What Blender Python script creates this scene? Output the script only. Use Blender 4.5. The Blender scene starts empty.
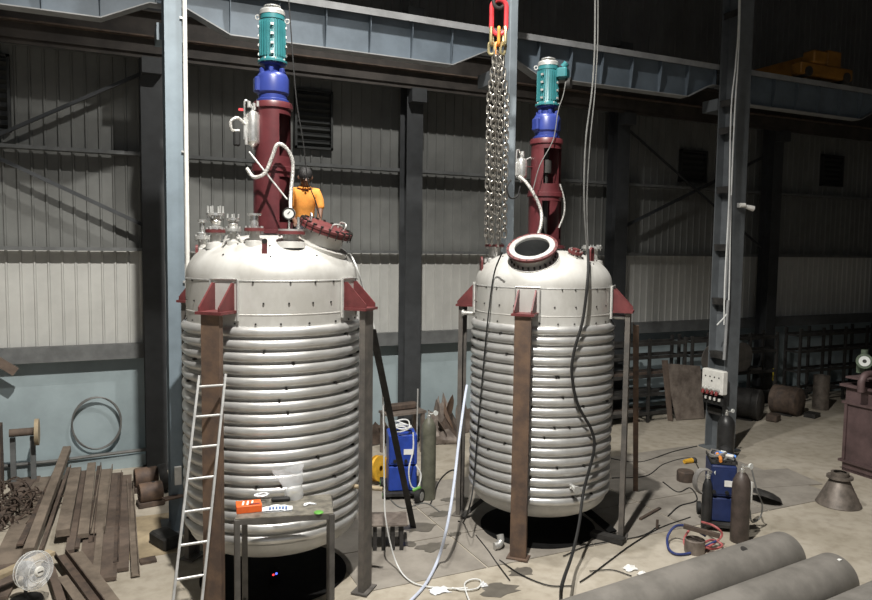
import bpy, bmesh, math, random
from mathutils import Vector, Matrix, Quaternion
random.seed(7)
PI = math.pi
scene = bpy.context.scene
COL = scene.collection

# ------------------------------------------------------------------ camera
cam_data = bpy.data.cameras.new('camera')
cam_data.sensor_width = 36.0
cam_data.lens = 712.0 / 872.0 * 36.0
cam_data.clip_end = 200
cam = bpy.data.objects.new('camera', cam_data)
COL.objects.link(cam)
_y, _p, _r = math.radians(25.0), math.radians(4.2), math.radians(0.75)
_f = Vector((math.sin(_y)*math.cos(_p), math.cos(_y)*math.cos(_p), -math.sin(_p)))
_rt = Vector((math.cos(_y), -math.sin(_y), 0)); _up = _rt.cross(_f)
_r2 = math.cos(_r)*_rt + math.sin(_r)*_up
_u2 = -math.sin(_r)*_rt + math.cos(_r)*_up
cam.matrix_world = Matrix(((_r2.x, _u2.x, -_f.x, 0), (_r2.y, _u2.y, -_f.y, 0), (_r2.z, _u2.z, -_f.z, 4.58), (0, 0, 0, 1)))
scene.camera = cam

# ------------------------------------------------------------------ world, exposure
world = bpy.data.worlds.new('dusk'); scene.world = world
world.use_nodes = True
world.node_tree.nodes['Background'].inputs[0].default_value = (0.80, 0.84, 0.90, 1)
world.node_tree.nodes['Background'].inputs[1].default_value = 0.42
vs = scene.view_settings
vs.view_transform = 'Standard'; vs.look = 'None'; vs.gamma = 1.0; vs.use_curve_mapping = False
vs.exposure = 0.0

# ------------------------------------------------------------------ lamps of the hall (fixtures are built further down)
LAMPS = [((1.5, 4.2, 13.2), 9800, (1.0, 0.965, 0.9)), ((4.6, 9.4, 13.0), 2300, (1.0, 0.97, 0.92))]
def lamp_light(parent, energy, colour):
    l = bpy.data.lights.new('lamp_light', 'SPOT'); l.energy = energy; l.color = colour
    l.spot_size = math.radians(132); l.spot_blend = 0.42; l.shadow_soft_size = 0.14
    o = bpy.data.objects.new('lamp_light', l); COL.objects.link(o); o.parent = parent; o.location = (0, 0, -0.06)
    return o

# ------------------------------------------------------------------ materials
def mat(name, col, rough=0.6, metal=0.0, var=0.15, scale=6.0, col2=None, fine=None, bump=0.0, spec=0.5, stretch=None, alpha=None, trans=0.0):
    m = bpy.data.materials.new(name); m.use_nodes = True
    nt = m.node_tree; b = nt.nodes['Principled BSDF']
    b.inputs['Roughness'].default_value = rough; b.inputs['Metallic'].default_value = metal
    b.inputs['Specular IOR Level'].default_value = spec
    if trans: b.inputs['Transmission Weight'].default_value = trans
    if alpha is not None: b.inputs['Alpha'].default_value = alpha
    tc = nt.nodes.new('ShaderNodeTexCoord'); mp = nt.nodes.new('ShaderNodeMapping')
    nt.links.new(tc.outputs['Object'], mp.inputs[0])
    if stretch: mp.inputs['Scale'].default_value = stretch
    n = nt.nodes.new('ShaderNodeTexNoise'); n.inputs['Scale'].default_value = scale
    n.inputs['Detail'].default_value = 6; n.inputs['Roughness'].default_value = 0.62
    nt.links.new(mp.outputs[0], n.inputs['Vector'])
    r = nt.nodes.new('ShaderNodeValToRGB')
    c2 = col2 if col2 else tuple(c*(1-var*2) for c in col)
    c1 = col if col2 else tuple(min(1, c*(1+var)) for c in col)
    r.color_ramp.elements[0].position = 0.36; r.color_ramp.elements[0].color = (*c2, 1)
    r.color_ramp.elements[1].position = 0.62; r.color_ramp.elements[1].color = (*c1, 1)
    nt.links.new(n.outputs[0], r.inputs[0]); nt.links.new(r.outputs[0], b.inputs['Base Color'])
    if bump:
        n2 = nt.nodes.new('ShaderNodeTexNoise'); n2.inputs['Scale'].default_value = fine or scale*6
        n2.inputs['Detail'].default_value = 4
        nt.links.new(mp.outputs[0], n2.inputs['Vector'])
        bp = nt.nodes.new('ShaderNodeBump'); bp.inputs['Strength'].default_value = bump; bp.inputs['Distance'].default_value = 0.02
        nt.links.new(n2.outputs[0], bp.inputs['Height']); nt.links.new(bp.outputs[0], b.inputs['Normal'])
    return m

def emit(name, col, s):
    m = bpy.data.materials.new(name); m.use_nodes = True
    b = m.node_tree.nodes['Principled BSDF']
    b.inputs['Base Color'].default_value = (*col, 1); b.inputs['Emission Color'].default_value = (*col, 1)
    b.inputs['Emission Strength'].default_value = s
    return m

def floor_material():
    m = bpy.data.materials.new('dusty_concrete'); m.use_nodes = True
    nt = m.node_tree; b = nt.nodes['Principled BSDF']; b.inputs['Specular IOR Level'].default_value = 0.3
    tc = nt.nodes.new('ShaderNodeTexCoord')
    def noise(s, d=6):
        n = nt.nodes.new('ShaderNodeTexNoise'); n.inputs['Scale'].default_value = s; n.inputs['Detail'].default_value = d
        nt.links.new(tc.outputs['Object'], n.inputs['Vector']); return n
    def ramp(src, stops):
        r = nt.nodes.new('ShaderNodeValToRGB'); e = r.color_ramp.elements
        e[0].position, e[0].color = stops[0][0], (*stops[0][1], 1)
        e[1].position, e[1].color = stops[-1][0], (*stops[-1][1], 1)
        for p, c in stops[1:-1]:
            k = e.new(p); k.color = (*c, 1)
        nt.links.new(src.outputs[0], r.inputs[0]); return r
    a = ramp(noise(0.7), [(0.32, (0.33, 0.295, 0.235)), (0.5, (0.40, 0.36, 0.295)), (0.68, (0.46, 0.42, 0.355))])
    g = ramp(noise(5.0, 8), [(0.30, (0.72, 0.70, 0.67)), (0.56, (1, 1, 1))])
    mx = nt.nodes.new('ShaderNodeMixRGB'); mx.blend_type = 'MULTIPLY'; mx.inputs[0].default_value = 0.7
    nt.links.new(a.outputs[0], mx.inputs[1]); nt.links.new(g.outputs[0], mx.inputs[2])
    nt.links.new(mx.outputs[0], b.inputs['Base Color'])
    rr = ramp(noise(1.6), [(0.3, (0.55,)*3), (0.6, (0.9,)*3)]); nt.links.new(rr.outputs[0], b.inputs['Roughness'])
    bp = nt.nodes.new('ShaderNodeBump'); bp.inputs['Strength'].default_value = 0.25; bp.inputs['Distance'].default_value = 0.02
    nt.links.new(noise(22).outputs[0], bp.inputs['Height']); nt.links.new(bp.outputs[0], b.inputs['Normal'])
    return m

M = {}
M['floor'] = floor_material()
M['plate'] = mat('floor_plate_steel', (0.30, 0.275, 0.24), 0.75, 0.0, scale=1.8, col2=(0.21, 0.19, 0.165), bump=0.15)
M['bluewall'] = mat('light_blue_paint', (0.31, 0.375, 0.395), 0.85, scale=1.2, var=0.06, bump=0.05)
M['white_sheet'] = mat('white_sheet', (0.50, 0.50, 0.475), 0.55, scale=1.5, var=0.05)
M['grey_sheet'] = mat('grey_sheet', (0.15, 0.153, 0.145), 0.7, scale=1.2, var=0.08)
M['girt'] = mat('girt_grey', (0.13, 0.135, 0.135), 0.6, scale=4, var=0.1)
M['wallcol'] = mat('dark_column_paint', (0.04, 0.043, 0.046), 0.6, scale=3, var=0.12)
M['beam'] = mat('beam_blue_grey', (0.12, 0.15, 0.18), 0.55, scale=2.2, var=0.08)
M['flange'] = mat('flange_grey', (0.27, 0.275, 0.28), 0.6, scale=3, var=0.1)
M['colblue'] = mat('column_blue_grey', (0.17, 0.215, 0.25), 0.5, scale=2.5, var=0.07)
M['colblue_lit'] = mat('column_blue_grey_lit', (0.30, 0.345, 0.38), 0.5, scale=2.5, var=0.06)  # column paint made lighter, standing for lamp light the post lacks
M['colgrey'] = mat('column_grey', (0.125, 0.137, 0.147), 0.55, scale=2.5, var=0.1)
M['brown_beam'] = mat('brown_dark_beam', (0.045, 0.038, 0.033), 0.7, scale=2, var=0.2)
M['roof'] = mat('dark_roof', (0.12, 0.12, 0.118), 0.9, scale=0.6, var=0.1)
M['louvre'] = mat('louvre_dark', (0.025, 0.027, 0.026), 0.5, var=0.1)
M['shell'] = mat('pickled_steel', (0.60, 0.595, 0.57), 0.5, 0.25, scale=2.2, col2=(0.47, 0.46, 0.43), bump=0.04, stretch=(1, 1, 0.6))
M['coil'] = mat('coil_steel', (0.64, 0.64, 0.63), 0.36, 0.6, scale=3.0, col2=(0.52, 0.515, 0.50), bump=0.03)
M['bolt'] = mat('dark_bolt', (0.03, 0.028, 0.026), 0.5, 0.3)
M['red'] = mat('primer_red', (0.135, 0.033, 0.034), 0.5, scale=5, var=0.15)
M['darkred'] = mat('dark_red_paint', (0.095, 0.02, 0.024), 0.42, scale=4, var=0.12)
M['blue'] = mat('gearbox_blue', (0.028, 0.045, 0.21), 0.35, scale=5, var=0.08)
M['teal'] = mat('motor_teal', (0.026, 0.15, 0.165), 0.42, scale=5, var=0.08)
M['zinc'] = mat('pale_metal', (0.62, 0.62, 0.6), 0.35, 0.6, scale=12, var=0.1)
M['silver'] = mat('polished_silver', (0.7, 0.7, 0.68), 0.25, 0.75, scale=10, var=0.12)
M['hosebraid'] = mat('braided_hose', (0.62, 0.61, 0.58), 0.4, 0.4, scale=60, var=0.35)
M['rust'] = mat('rusty_leg', (0.165, 0.105, 0.07), 0.7, 0.1, scale=4, col2=(0.09, 0.062, 0.05), bump=0.1)
M['rustgrey'] = mat('greyed_leg', (0.15, 0.135, 0.12), 0.65, 0.15, scale=4, col2=(0.085, 0.08, 0.075), bump=0.1)
M['black'] = mat('black_rubber', (0.012, 0.012, 0.012), 0.7)
M['deadblack'] = mat('pit_black', (0.008, 0.008, 0.008), 0.95, spec=0.1)
M['chain'] = mat('chain_steel', (0.26, 0.245, 0.22), 0.35, 0.8, scale=14, var=0.3)
M['gold'] = mat('yellow_zinc', (0.42, 0.36, 0.2), 0.35, 0.6, scale=10)
M['orange'] = mat('hook_orange', (0.75, 0.27, 0.05), 0.45)
M['sling_red'] = mat('sling_red', (0.62, 0.05, 0.06), 0.4)
M['shirt'] = mat('orange_shirt', (0.70, 0.28, 0.05), 0.85, scale=9, var=0.12)
M['trousers'] = mat('dark_trousers', (0.03, 0.033, 0.045), 0.9)
M['skin'] = mat('brown_skin', (0.13, 0.065, 0.04), 0.55, var=0.05)
M['hair'] = mat('black_hair', (0.012, 0.011, 0.011), 0.6, scale=40, bump=0.4)
M['alu'] = mat('aluminium', (0.47, 0.47, 0.46), 0.42, 0.4, scale=8, var=0.1)
M['tabletop'] = mat('stained_table', (0.26, 0.24, 0.20), 0.5, 0.3, scale=7, col2=(0.10, 0.095, 0.08))
M['tableleg'] = mat('table_leg_steel', (0.11, 0.104, 0.098), 0.55, 0.3, scale=5)
M['boxorange'] = mat('carton_orange', (0.78, 0.13, 0.02), 0.5, var=0.08)
M['paper'] = mat('white_paper', (0.8, 0.8, 0.78), 0.7, var=0.04)
M['cloth'] = mat('white_cloth', (0.75, 0.77, 0.8), 0.9, var=0.06)
M['blueink'] = mat('blue_print', (0.2, 0.3, 0.6), 0.8)
M['welder'] = mat('welder_blue', (0.02, 0.06, 0.36), 0.4, scale=5, var=0.1)
M['welderdark'] = mat('welder_dark_blue', (0.018, 0.032, 0.11), 0.45, scale=5, var=0.12)
M['cylgreen'] = mat('cylinder_grey_green', (0.115, 0.115, 0.085), 0.55, scale=6, var=0.15)
M['cylbrown'] = mat('cylinder_brown', (0.065, 0.05, 0.043), 0.5, scale=6, var=0.2)
M['cylblack'] = mat('cylinder_black', (0.025, 0.025, 0.025), 0.4, scale=6, var=0.2)
M['green'] = mat('wheel_green', (0.12, 0.35, 0.06), 0.5)
M['yellow'] = mat('tool_yellow', (0.75, 0.42, 0.04), 0.5)
M['safety'] = mat('safety_yellow', (0.8, 0.62, 0.05), 0.5)
M['white_plastic'] = mat('white_plastic', (0.72, 0.71, 0.67), 0.5, scale=6, var=0.06)
M['redcap'] = mat('red_plug', (0.2, 0.022, 0.022), 0.4)
M['brightblue'] = mat('glove_blue', (0.08, 0.22, 0.6), 0.6)
M['pipe'] = mat('mill_pipe', (0.235, 0.22, 0.20), 0.6, 0.15, scale=2.5, col2=(0.165, 0.155, 0.14), bump=0.06)
M['wood'] = mat('dusty_brown', (0.135, 0.10, 0.078), 0.85, scale=4, col2=(0.085, 0.064, 0.052), bump=0.15)
M['wood2'] = mat('dusty_tan', (0.20, 0.16, 0.124), 0.85, scale=4, col2=(0.125, 0.10, 0.078), bump=0.15)
M['woodpale'] = mat('pale_board', (0.36, 0.29, 0.19), 0.8, scale=3, var=0.12)
M['scrap'] = mat('rust_brown', (0.12, 0.085, 0.065), 0.8, 0.1, scale=5, col2=(0.055, 0.042, 0.035), bump=0.2)
M['scrapgrey'] = mat('scrap_grey', (0.26, 0.22, 0.19), 0.6, 0.25, scale=4, col2=(0.13, 0.105, 0.09), bump=0.1)
M['dark'] = mat('dark_steel', (0.04, 0.038, 0.036), 0.65, 0.2, scale=4, var=0.25)
M['maroon'] = mat('maroon_bin', (0.10, 0.065, 0.065), 0.6, 0.1, scale=3, var=0.15)
M['funnel'] = mat('funnel_steel', (0.17, 0.145, 0.125), 0.5, 0.3, scale=5, var=0.2)
M['clear'] = mat('clear_plastic', (0.9, 0.92, 0.95), 0.15, var=0.02, alpha=0.22)
M['bag'] = mat('clear_bag', (0.85, 0.87, 0.9), 0.25, var=0.04, alpha=0.46)
M['whitecable'] = mat('white_cable', (0.68, 0.69, 0.68), 0.5, var=0.05)
M['greycable'] = mat('grey_cable', (0.13, 0.13, 0.125), 0.5, var=0.1)
M['lilac'] = mat('pale_blue_hose', (0.55, 0.6, 0.72), 0.45, var=0.05)
M['hosered'] = mat('pink_red_hose', (0.45, 0.12, 0.12), 0.5)
M['hoseblue'] = mat('navy_hose', (0.03, 0.045, 0.16), 0.5)
M['craneorange'] = mat('crane_orange', (0.26, 0.12, 0.02), 0.5, scale=3, var=0.15)
M['valvegreen'] = mat('valve_green', (0.10, 0.13, 0.09), 0.5, scale=8)
M['glassface'] = mat('pale_face', (0.7, 0.72, 0.7), 0.3, var=0.05)
M['weave'] = mat('woven_cable', (0.2, 0.19, 0.18), 0.6)
M['puddle'] = mat('wet_stain', (0.13, 0.118, 0.10), 0.35, var=0.1)
M['led_blue'] = emit('led_blue', (0.1, 0.15, 1.0), 2.0)
M['led_red'] = emit('led_red', (1.0, 0.05, 0.05), 2.0)
M['lampglass'] = emit('lamp_glass', (1.0, 0.96, 0.88), 6.0)

# ------------------------------------------------------------------ mesh helpers
def frame_to(axis):
    return Vector(axis).normalized().to_track_quat('Z', 'Y').to_matrix().to_4x4()
def smoothpath(pts, n=8):
    P = [Vector(p) for p in pts]
    if len(P) < 3: return P
    P = [P[0]*2-P[1]] + P + [P[-1]*2-P[-2]]
    out = []
    for i in range(1, len(P)-2):
        a, b, c, d = P[i-1], P[i], P[i+1], P[i+2]
        for k in range(n):
            t = k/n
            out.append(0.5*((2*b) + (c-a)*t + (2*a-5*b+4*c-d)*t*t + (3*b-a-3*c+d)*t**3))
    out.append(P[-2])
    return out
class MB:
    def __init__(s): s.v = []; s.f = []
    def add(s, vs, fs, T=None):
        o = len(s.v)
        for p in vs:
            p = Vector(p); s.v.append(T @ p if T else p)
        s.f += [tuple(i+o for i in q) for q in fs]
        return s
    def box(s, c, d, T=None, rz=0, bev=0):
        x, y, z = [k/2 for k in d]
        R = Matrix.Translation(c) @ Matrix.Rotation(rz, 4, 'Z')
        if T: R = T @ R
        if bev:
            b = min(bev, x*.9, y*.9)
            ring = [(-x+b, -y), (x-b, -y), (x, -y+b), (x, y-b), (x-b, y), (-x+b, y), (-x, y-b), (-x, -y+b)]
            b2 = min(b, z*.9)
            def sh(k, zz): return [(px*(1-k/x), py*(1-k/y), zz) for px, py in ring]
            vs = sh(b2, -z) + sh(0, -z+b2) + sh(0, z-b2) + sh(b2, z)
            fs = [tuple(range(7, -1, -1)), tuple(range(24, 32))]
            for l in range(3):
                for i in range(8): fs.append((l*8+i, l*8+(i+1) % 8, l*8+8+(i+1) % 8, l*8+8+i))
            return s.add(vs, fs, R)
        vs = [(a*x, b*y, c_*z) for a in (-1, 1) for b in (-1, 1) for c_ in (-1, 1)]
        fs = [(0, 1, 3, 2), (4, 6, 7, 5), (0, 4, 5, 1), (2, 3, 7, 6), (0, 2, 6, 4), (1, 5, 7, 3)]
        return s.add(vs, fs, R)
    def lathe(s, prof, n=32, T=None, a0=0, a1=2*PI):
        full = abs(a1-a0-2*PI) < 1e-6
        m = n if full else n+1
        vs = []
        for i in range(m):
            a = a0+(a1-a0)*i/n
            for r, z in prof: vs.append((r*math.cos(a), r*math.sin(a), z))
        k = len(prof); fs = []
        for i in range(n):
            j = (i+1) % m
            for q in range(k-1): fs.append((i*k+q, j*k+q, j*k+q+1, i*k+q+1))
        return s.add(vs, fs, T)
    def cyl(s, p0, p1, r, n=12, r1=None, T=None):
        p0, p1 = Vector(p0), Vector(p1); L = (p1-p0).length
        F = Matrix.Translation(p0) @ frame_to(p1-p0)
        if T: F = T @ F
        r1 = r if r1 is None else r1
        vs = [(r*math.cos(2*PI*i/n), r*math.sin(2*PI*i/n), 0) for i in range(n)] + [(r1*math.cos(2*PI*i/n), r1*math.sin(2*PI*i/n), L) for i in range(n)]
        fs = [tuple(range(n-1, -1, -1)), tuple(range(n, 2*n))] + [(i, (i+1) % n, n+(i+1) % n, n+i) for i in range(n)]
        return s.add(vs, fs, F)
    def tube(s, pts, r, n=8, closed=False, smooth=0, T=None):
        P = smoothpath(pts, smooth) if smooth else [Vector(p) for p in pts]
        m = len(P); vs = []; prev = None
        for i, p in enumerate(P):
            if closed: t = P[(i+1) % m]-P[i-1]
            else: t = P[min(i+1, m-1)]-P[max(i-1, 0)]
            t = t.normalized() if t.length > 1e-9 else Vector((0, 0, 1))
            if prev is None:
                u = t.cross(Vector((0, 0, 1)) if abs(t.z) < 0.9 else Vector((1, 0, 0))).normalized()
            else:
                u = (prev - t*prev.dot(t))
                u = u.normalized() if u.length > 1e-6 else t.orthogonal().normalized()
            prev = u; w = t.cross(u)
            rr = r[i] if isinstance(r, (list, tuple)) else r
            vs += [p + (u*math.cos(2*PI*k/n) + w*math.sin(2*PI*k/n))*rr for k in range(n)]
        fs = []
        for i in range(m if closed else m-1):
            j = (i+1) % m
            for k in range(n): fs.append((i*n+k, i*n+(k+1) % n, j*n+(k+1) % n, j*n+k))
        if not closed: fs += [tuple(range(n-1, -1, -1)), tuple(range((m-1)*n, m*n))]
        return s.add(vs, fs, T)
    def torus(s, R, r, n=40, k=8, T=None, a0=0, a1=2*PI):
        return s.lathe([(R+r*math.cos(2*PI*i/k), r*math.sin(2*PI*i/k)) for i in range(k+1)], n, T, a0, a1)
    def prism(s, poly, h, T=None):
        n = len(poly)
        vs = [(x, y, -h/2) for x, y in poly] + [(x, y, h/2) for x, y in poly]
        fs = [tuple(range(n-1, -1, -1)), tuple(range(n, 2*n))] + [(i, (i+1) % n, n+(i+1) % n, n+i) for i in range(n)]
        return s.add(vs, fs, T)
    def bar(s, p0, p1, sec, up=(0, 0, 1)):
        # extrude a 2D section (side, up) from p0 to p1
        p0, p1 = Vector(p0), Vector(p1); t = (p1-p0).normalized()
        sd = t.cross(Vector(up)).normalized(); u = sd.cross(t)
        n = len(sec)
        vs = [p0+sd*a+u*b for a, b in sec] + [p1+sd*a+u*b for a, b in sec]
        fs = [tuple(range(n)), tuple(range(2*n-1, n-1, -1))] + [(i, n+i, n+(i+1) % n, (i+1) % n) for i in range(n)]
        return s.add(vs, fs)
    def build(s, name, m, parent=None, smooth=True, loc=None, angle=35):
        me = bpy.data.meshes.new(name)
        me.from_pydata([tuple(p) for p in s.v], [], s.f); me.update()
        bm = bmesh.new(); bm.from_mesh(me); bmesh.ops.remove_doubles(bm, verts=bm.verts, dist=1e-5)
        bmesh.ops.recalc_face_normals(bm, faces=bm.faces); bm.to_mesh(me); bm.free()
        if smooth:
            for p in me.polygons: p.use_smooth = True
            me.set_sharp_from_angle(angle=math.radians(angle))
        me.materials.append(M[m] if isinstance(m, str) else m)
        o = bpy.data.objects.new(name, me); COL.objects.link(o)
        if parent: o.parent = parent
        if loc is not None: o.location = loc
        return o
def rect(w, h): return [(-w/2, -h/2), (w/2, -h/2), (w/2, h/2), (-w/2, h/2)]
def sec_h(w, d, t=0.014, tw=0.01):
    w, d = w/2, d/2
    return [(-w, -d), (w, -d), (w, -d+t), (tw/2, -d+t), (tw/2, d-t), (w, d-t), (w, d), (-w, d), (-w, d-t), (-tw/2, d-t), (-tw/2, -d+t), (-w, -d+t)]
def sec_c(w, d, t=0.012):
    w = w/2; return [(-w, 0), (w, 0), (w, d), (w-t, d), (w-t, t), (-w+t, t), (-w+t, d), (-w, d)]
def sec_l(w, d, t=0.008): return [(0, 0), (w, 0), (w, t), (t, t), (t, d), (0, d)]
def tag(o, label, cat, group=None, kind=None):
    o['label'] = label; o['category'] = cat
    if group: o['group'] = group
    if kind: o['kind'] = kind
    return o
def thing(name, label, cat, loc=(0, 0, 0), rz=0, group=None):
    o = bpy.data.objects.new(name, None); COL.objects.link(o); o.empty_display_size = 0.1
    o.location = loc; o.rotation_euler = (0, 0, rz)
    return tag(o, label, cat, group)
def struct(o, label=None):
    o['kind'] = 'structure'
    if label: o['label'] = label
    return o
def dupe(o, parent=None, loc=None, rot=None):
    c = o.copy(); COL.objects.link(c)
    if parent: c.parent = parent
    if loc is not None: c.location = loc
    if rot is not None: c.rotation_euler = rot
    return c

# ================================================================== THE SETTING
fl = struct(MB().box((10, 8, -0.15), (40, 28, 0.3)).build('floor', 'floor', smooth=False), 'dusty tan concrete workshop floor')
# loose steel plates let into the floor round the vessels
rng = random.Random(3)
for ix in range(5):
    for iy in range(3):
        x0 = 3.02 + ix*1.9; y0 = 8.66 + iy*1.25
        MB().box((x0+0.94, y0+0.615, 0.004+rng.random()*0.003), (1.87, 1.225, 0.012)).build('floor_plate', 'plate', fl, smooth=False)
for (cx, cy, wx, wy, rz) in ((12.0, 9.95, 1.9, 1.0, -0.22), (10.9, 11.3, 1.6, 1.2, -0.2)):
    MB().box((0, 0, 0.006), (wx, wy, 0.014), rz=rz).build('floor_plate', 'plate', fl, smooth=False, loc=(cx, cy, 0.006))
# wet stains on the plates between the vessels
def blot(cx, cy, r, seed):
    g = random.Random(seed); n = 18
    return [(cx+r*(0.55+0.6*g.random())*math.cos(2*PI*i/n), cy+0.7*r*(0.55+0.6*g.random())*math.sin(2*PI*i/n)) for i in range(n)]
for i, (p, r) in enumerate((((4.60, 10.38, 0.00), .3), ((5.15, 10.77, 0.00), .22), ((4.46, 9.59, 0.00), .26), ((4.17, 9.84, 0.00), .16), ((5.63, 11.35, 0.00), .18), ((5.27, 8.36, 0.00), .22), ((4.74, 8.01, 0.00), .3), ((5.01, 9.90, 0.00), .13))):
    MB().prism(blot(0, 0, r, i), 0.002).build('wet_stain', 'puddle', fl, smooth=False, loc=(p[0], p[1], 0.0175 if p[1] > 8.6 else 0.0035))

# back wall: painted masonry below, profiled sheets above
wall = struct(MB().box((10, 16.15, 1.15), (40, 0.3, 2.3)).build('wall_back', 'bluewall', smooth=False), 'light blue masonry wall with profiled sheeting above')
def sheet_mesh(z0, z1, m):
    pts = []; w = 1.2; n = 5; p = w/n
    for i in range(n):
        x = i*p
        pts += [(x, 0), (x+0.178, 0), (x+0.192, -0.030), (x+0.218, -0.030), (x+0.232, 0)]
    pts.append((w, 0))
    sec = pts + [(x, y+0.006) for x, y in reversed(pts)]
    mb = MB(); k = len(sec)
    vs = [(x, y, z0) for x, y in sec] + [(x, y, z1) for x, y in sec]
    fs = [(i, (i+1) % k, k+(i+1) % k, k+i) for i in range(k)]
    h = len(pts)
    for q in range(h-1):
        a, b = q, q+1; c, d = 2*h-1-(q+1), 2*h-1-q
        fs += [(a, d, c, b), (k+a, k+b, k+c, k+d)]
    return mb.add(vs, fs)
tiers = ((2.52, 4.46, 'white_sheet', 15.97), (4.46, 6.40, 'grey_sheet', 15.965), (6.40, 9.0, 'grey_sheet', 15.96), (9.0, 14.0, 'roof', 15.955))  # top tier takes the darker roof colour, shade above the runway painted in
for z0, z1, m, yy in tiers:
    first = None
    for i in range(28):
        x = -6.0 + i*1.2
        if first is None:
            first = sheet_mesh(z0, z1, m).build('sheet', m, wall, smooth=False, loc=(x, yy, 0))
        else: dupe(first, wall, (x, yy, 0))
for z0, z1, y0, d in ((2.24, 2.54, 15.80, 0.2), (4.43, 4.5, 15.74, 0.22), (6.35, 6.42, 15.74, 0.22), (8.3, 8.37, 15.74, 0.22)):
    MB().box((10, y0+0.0, (z0+z1)/2), (40, d, z1-z0)).build('girt', 'girt', wall, smooth=False)
MB().box((10, 15.72, 0.13), (40, 0.25, 0.26)).build('kerb', 'bluewall', wall, smooth=False)
MB().tube([(-6, 15.55, 0.32), (-1.0, 15.55, 0.31), (0.75, 15.56, 0.36)], 0.035).build('wall_pipe', 'greycable', wall)

struct(MB().box((-6.6, 8, 7), (0.3, 28, 14)).build('wall_left', 'roof', smooth=False), 'dark side wall of the hall')
struct(MB().box((27.6, 8, 7), (0.3, 28, 14)).build('wall_right', 'roof', smooth=False), 'dark far end wall of the hall')
struct(MB().box((10.5, 8, 14.1), (35, 28, 0.2)).build('ceiling', 'roof', smooth=False), 'dark roof of the hall')

struct(MB().box((16.75, -5.85, 7), (21.5, 0.3, 14)).build('wall_front_blocker', 'roof', smooth=False), 'dark wall added unseen behind the viewer to dim the right of the hall')  # added out of view to hold world light off the right side
# louvred openings high in the wall
def louvre(n, x0, x1, z0, z1):
    f = MB(); t = 0.05; y = 15.86
    for c, d in (((x0+x1)/2, (z0+t/2)), ((x0+x1)/2, z1-t/2)): f.box((c, y, d), (x1-x0, 0.12, t))
    for x in (x0+t/2, x1-t/2): f.box((x, y, (z0+z1)/2), (t, 0.12, z1-z0))
    f.box(((x0+x1)/2, 15.925, (z0+z1)/2), (x1-x0-0.02, 0.01, z1-z0-0.02))
    w = struct(f.build('window_%d' % n, 'louvre', smooth=False), 'dark louvred opening high in the sheeting, number %d from the left' % n)
    k = int((z1-z0)/0.16)
    for i in range(k):
        z = z0+0.1+i*(z1-z0-0.1)/k
        MB().box((0, 0, 0), (x1-x0-0.1, 0.1, 0.012), Matrix.Rotation(math.radians(-40), 4, 'X')).build('slat', 'louvre', w, smooth=False, loc=((x0+x1)/2, 15.86, z))
louvre(1, -2.55, -1.55, 6.66, 8.1)
louvre(2, 3.88, 4.75, 6.75, 8.05)
louvre(3, 15.1, 16.1, 6.58, 7.5)
louvre(4, 21.1, 22.1, 6.75, 7.75)

# columns standing at the wall
names = {-4.9: 'dark steel wall column at the far left end of the wall', 0.9: 'dark steel wall column just behind the blue-grey column left of the ladder',
         6.5: 'dark steel wall column between the two vessels', 12.5: 'dark steel wall column seen right of the open-manhole vessel',
         18.3: 'dark steel wall column behind the grey battened column', 24.1: 'dark steel wall column deepest in the dark right corner'}
for x, lab in names.items():
    c = thing('wall_column', lab, 'column', (x, 15.4, 0), 0, 'columns along the sheeted wall')
    MB().box((0, -0.2, 5.0), (0.40, 0.018, 10.0)).build('flange', 'wallcol', c, smooth=False)
    MB().box((0, 0.2, 5.0), (0.40, 0.018, 10.0)).build('flange', 'wallcol', c, smooth=False)
    MB().box((0, 0, 5.0), (0.014, 0.382, 10.0)).build('web', 'wallcol', c, smooth=False)
    MB().box((0, 0, 0.015), (0.5, 0.5, 0.03)).build('base_plate', 'wallcol', c, smooth=False)
    MB().box((0, -0.33, 8.0), (0.36, 0.25, 0.3)).build('corbel', 'wallcol', c, smooth=False)
# diagonal bracing
for p0, p1, lab in (((-4.7, 15.6, 4.85), (0.75, 15.6, 7.92), 'diagonal wall brace rising to the right at the left edge'),
                    ((-4.7, 15.54, 7.5), (0.72, 15.54, 4.92), 'diagonal wall brace falling to the right at the left edge'),
                    ((12.7, 15.54, 7.92), (18.1, 15.54, 4.7), 'diagonal wall brace falling to the right behind the hanging grey cable'),
                    ((12.7, 15.6, 5.1), (18.1, 15.6, 7.4), 'diagonal wall brace rising to the right beside the battened column')):
    tag(MB().bar(p0, p1, sec_l(0.075, 0.075)).build('wall_brace', 'wallcol', smooth=False), lab, 'brace', 'diagonal braces on the wall')
# runway beam along the wall, dark
rb = thing('runway_beam', 'dark brown crane runway beam running along the sheeted wall', 'beam', (10, 14.98, 8.15))
MB().box((0, 0, 0.45), (34, 0.014, 0.75)).build('web', 'brown_beam', rb, smooth=False)
MB().box((0, 0, 0.83), (34, 0.28, 0.03)).build('top_flange', 'brown_beam', rb, smooth=False)
MB().box((0, 0, 0.36), (34, 0.30, 0.03)).build('bottom_flange', 'scrap', rb, smooth=False)
MB().box((0, 0.05, 0.16), (34, 0.02, 0.35)).build('shade_strip', 'brown_beam', rb, smooth=False)  # dark strip added below the flange, painting in the shaded wall

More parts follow.
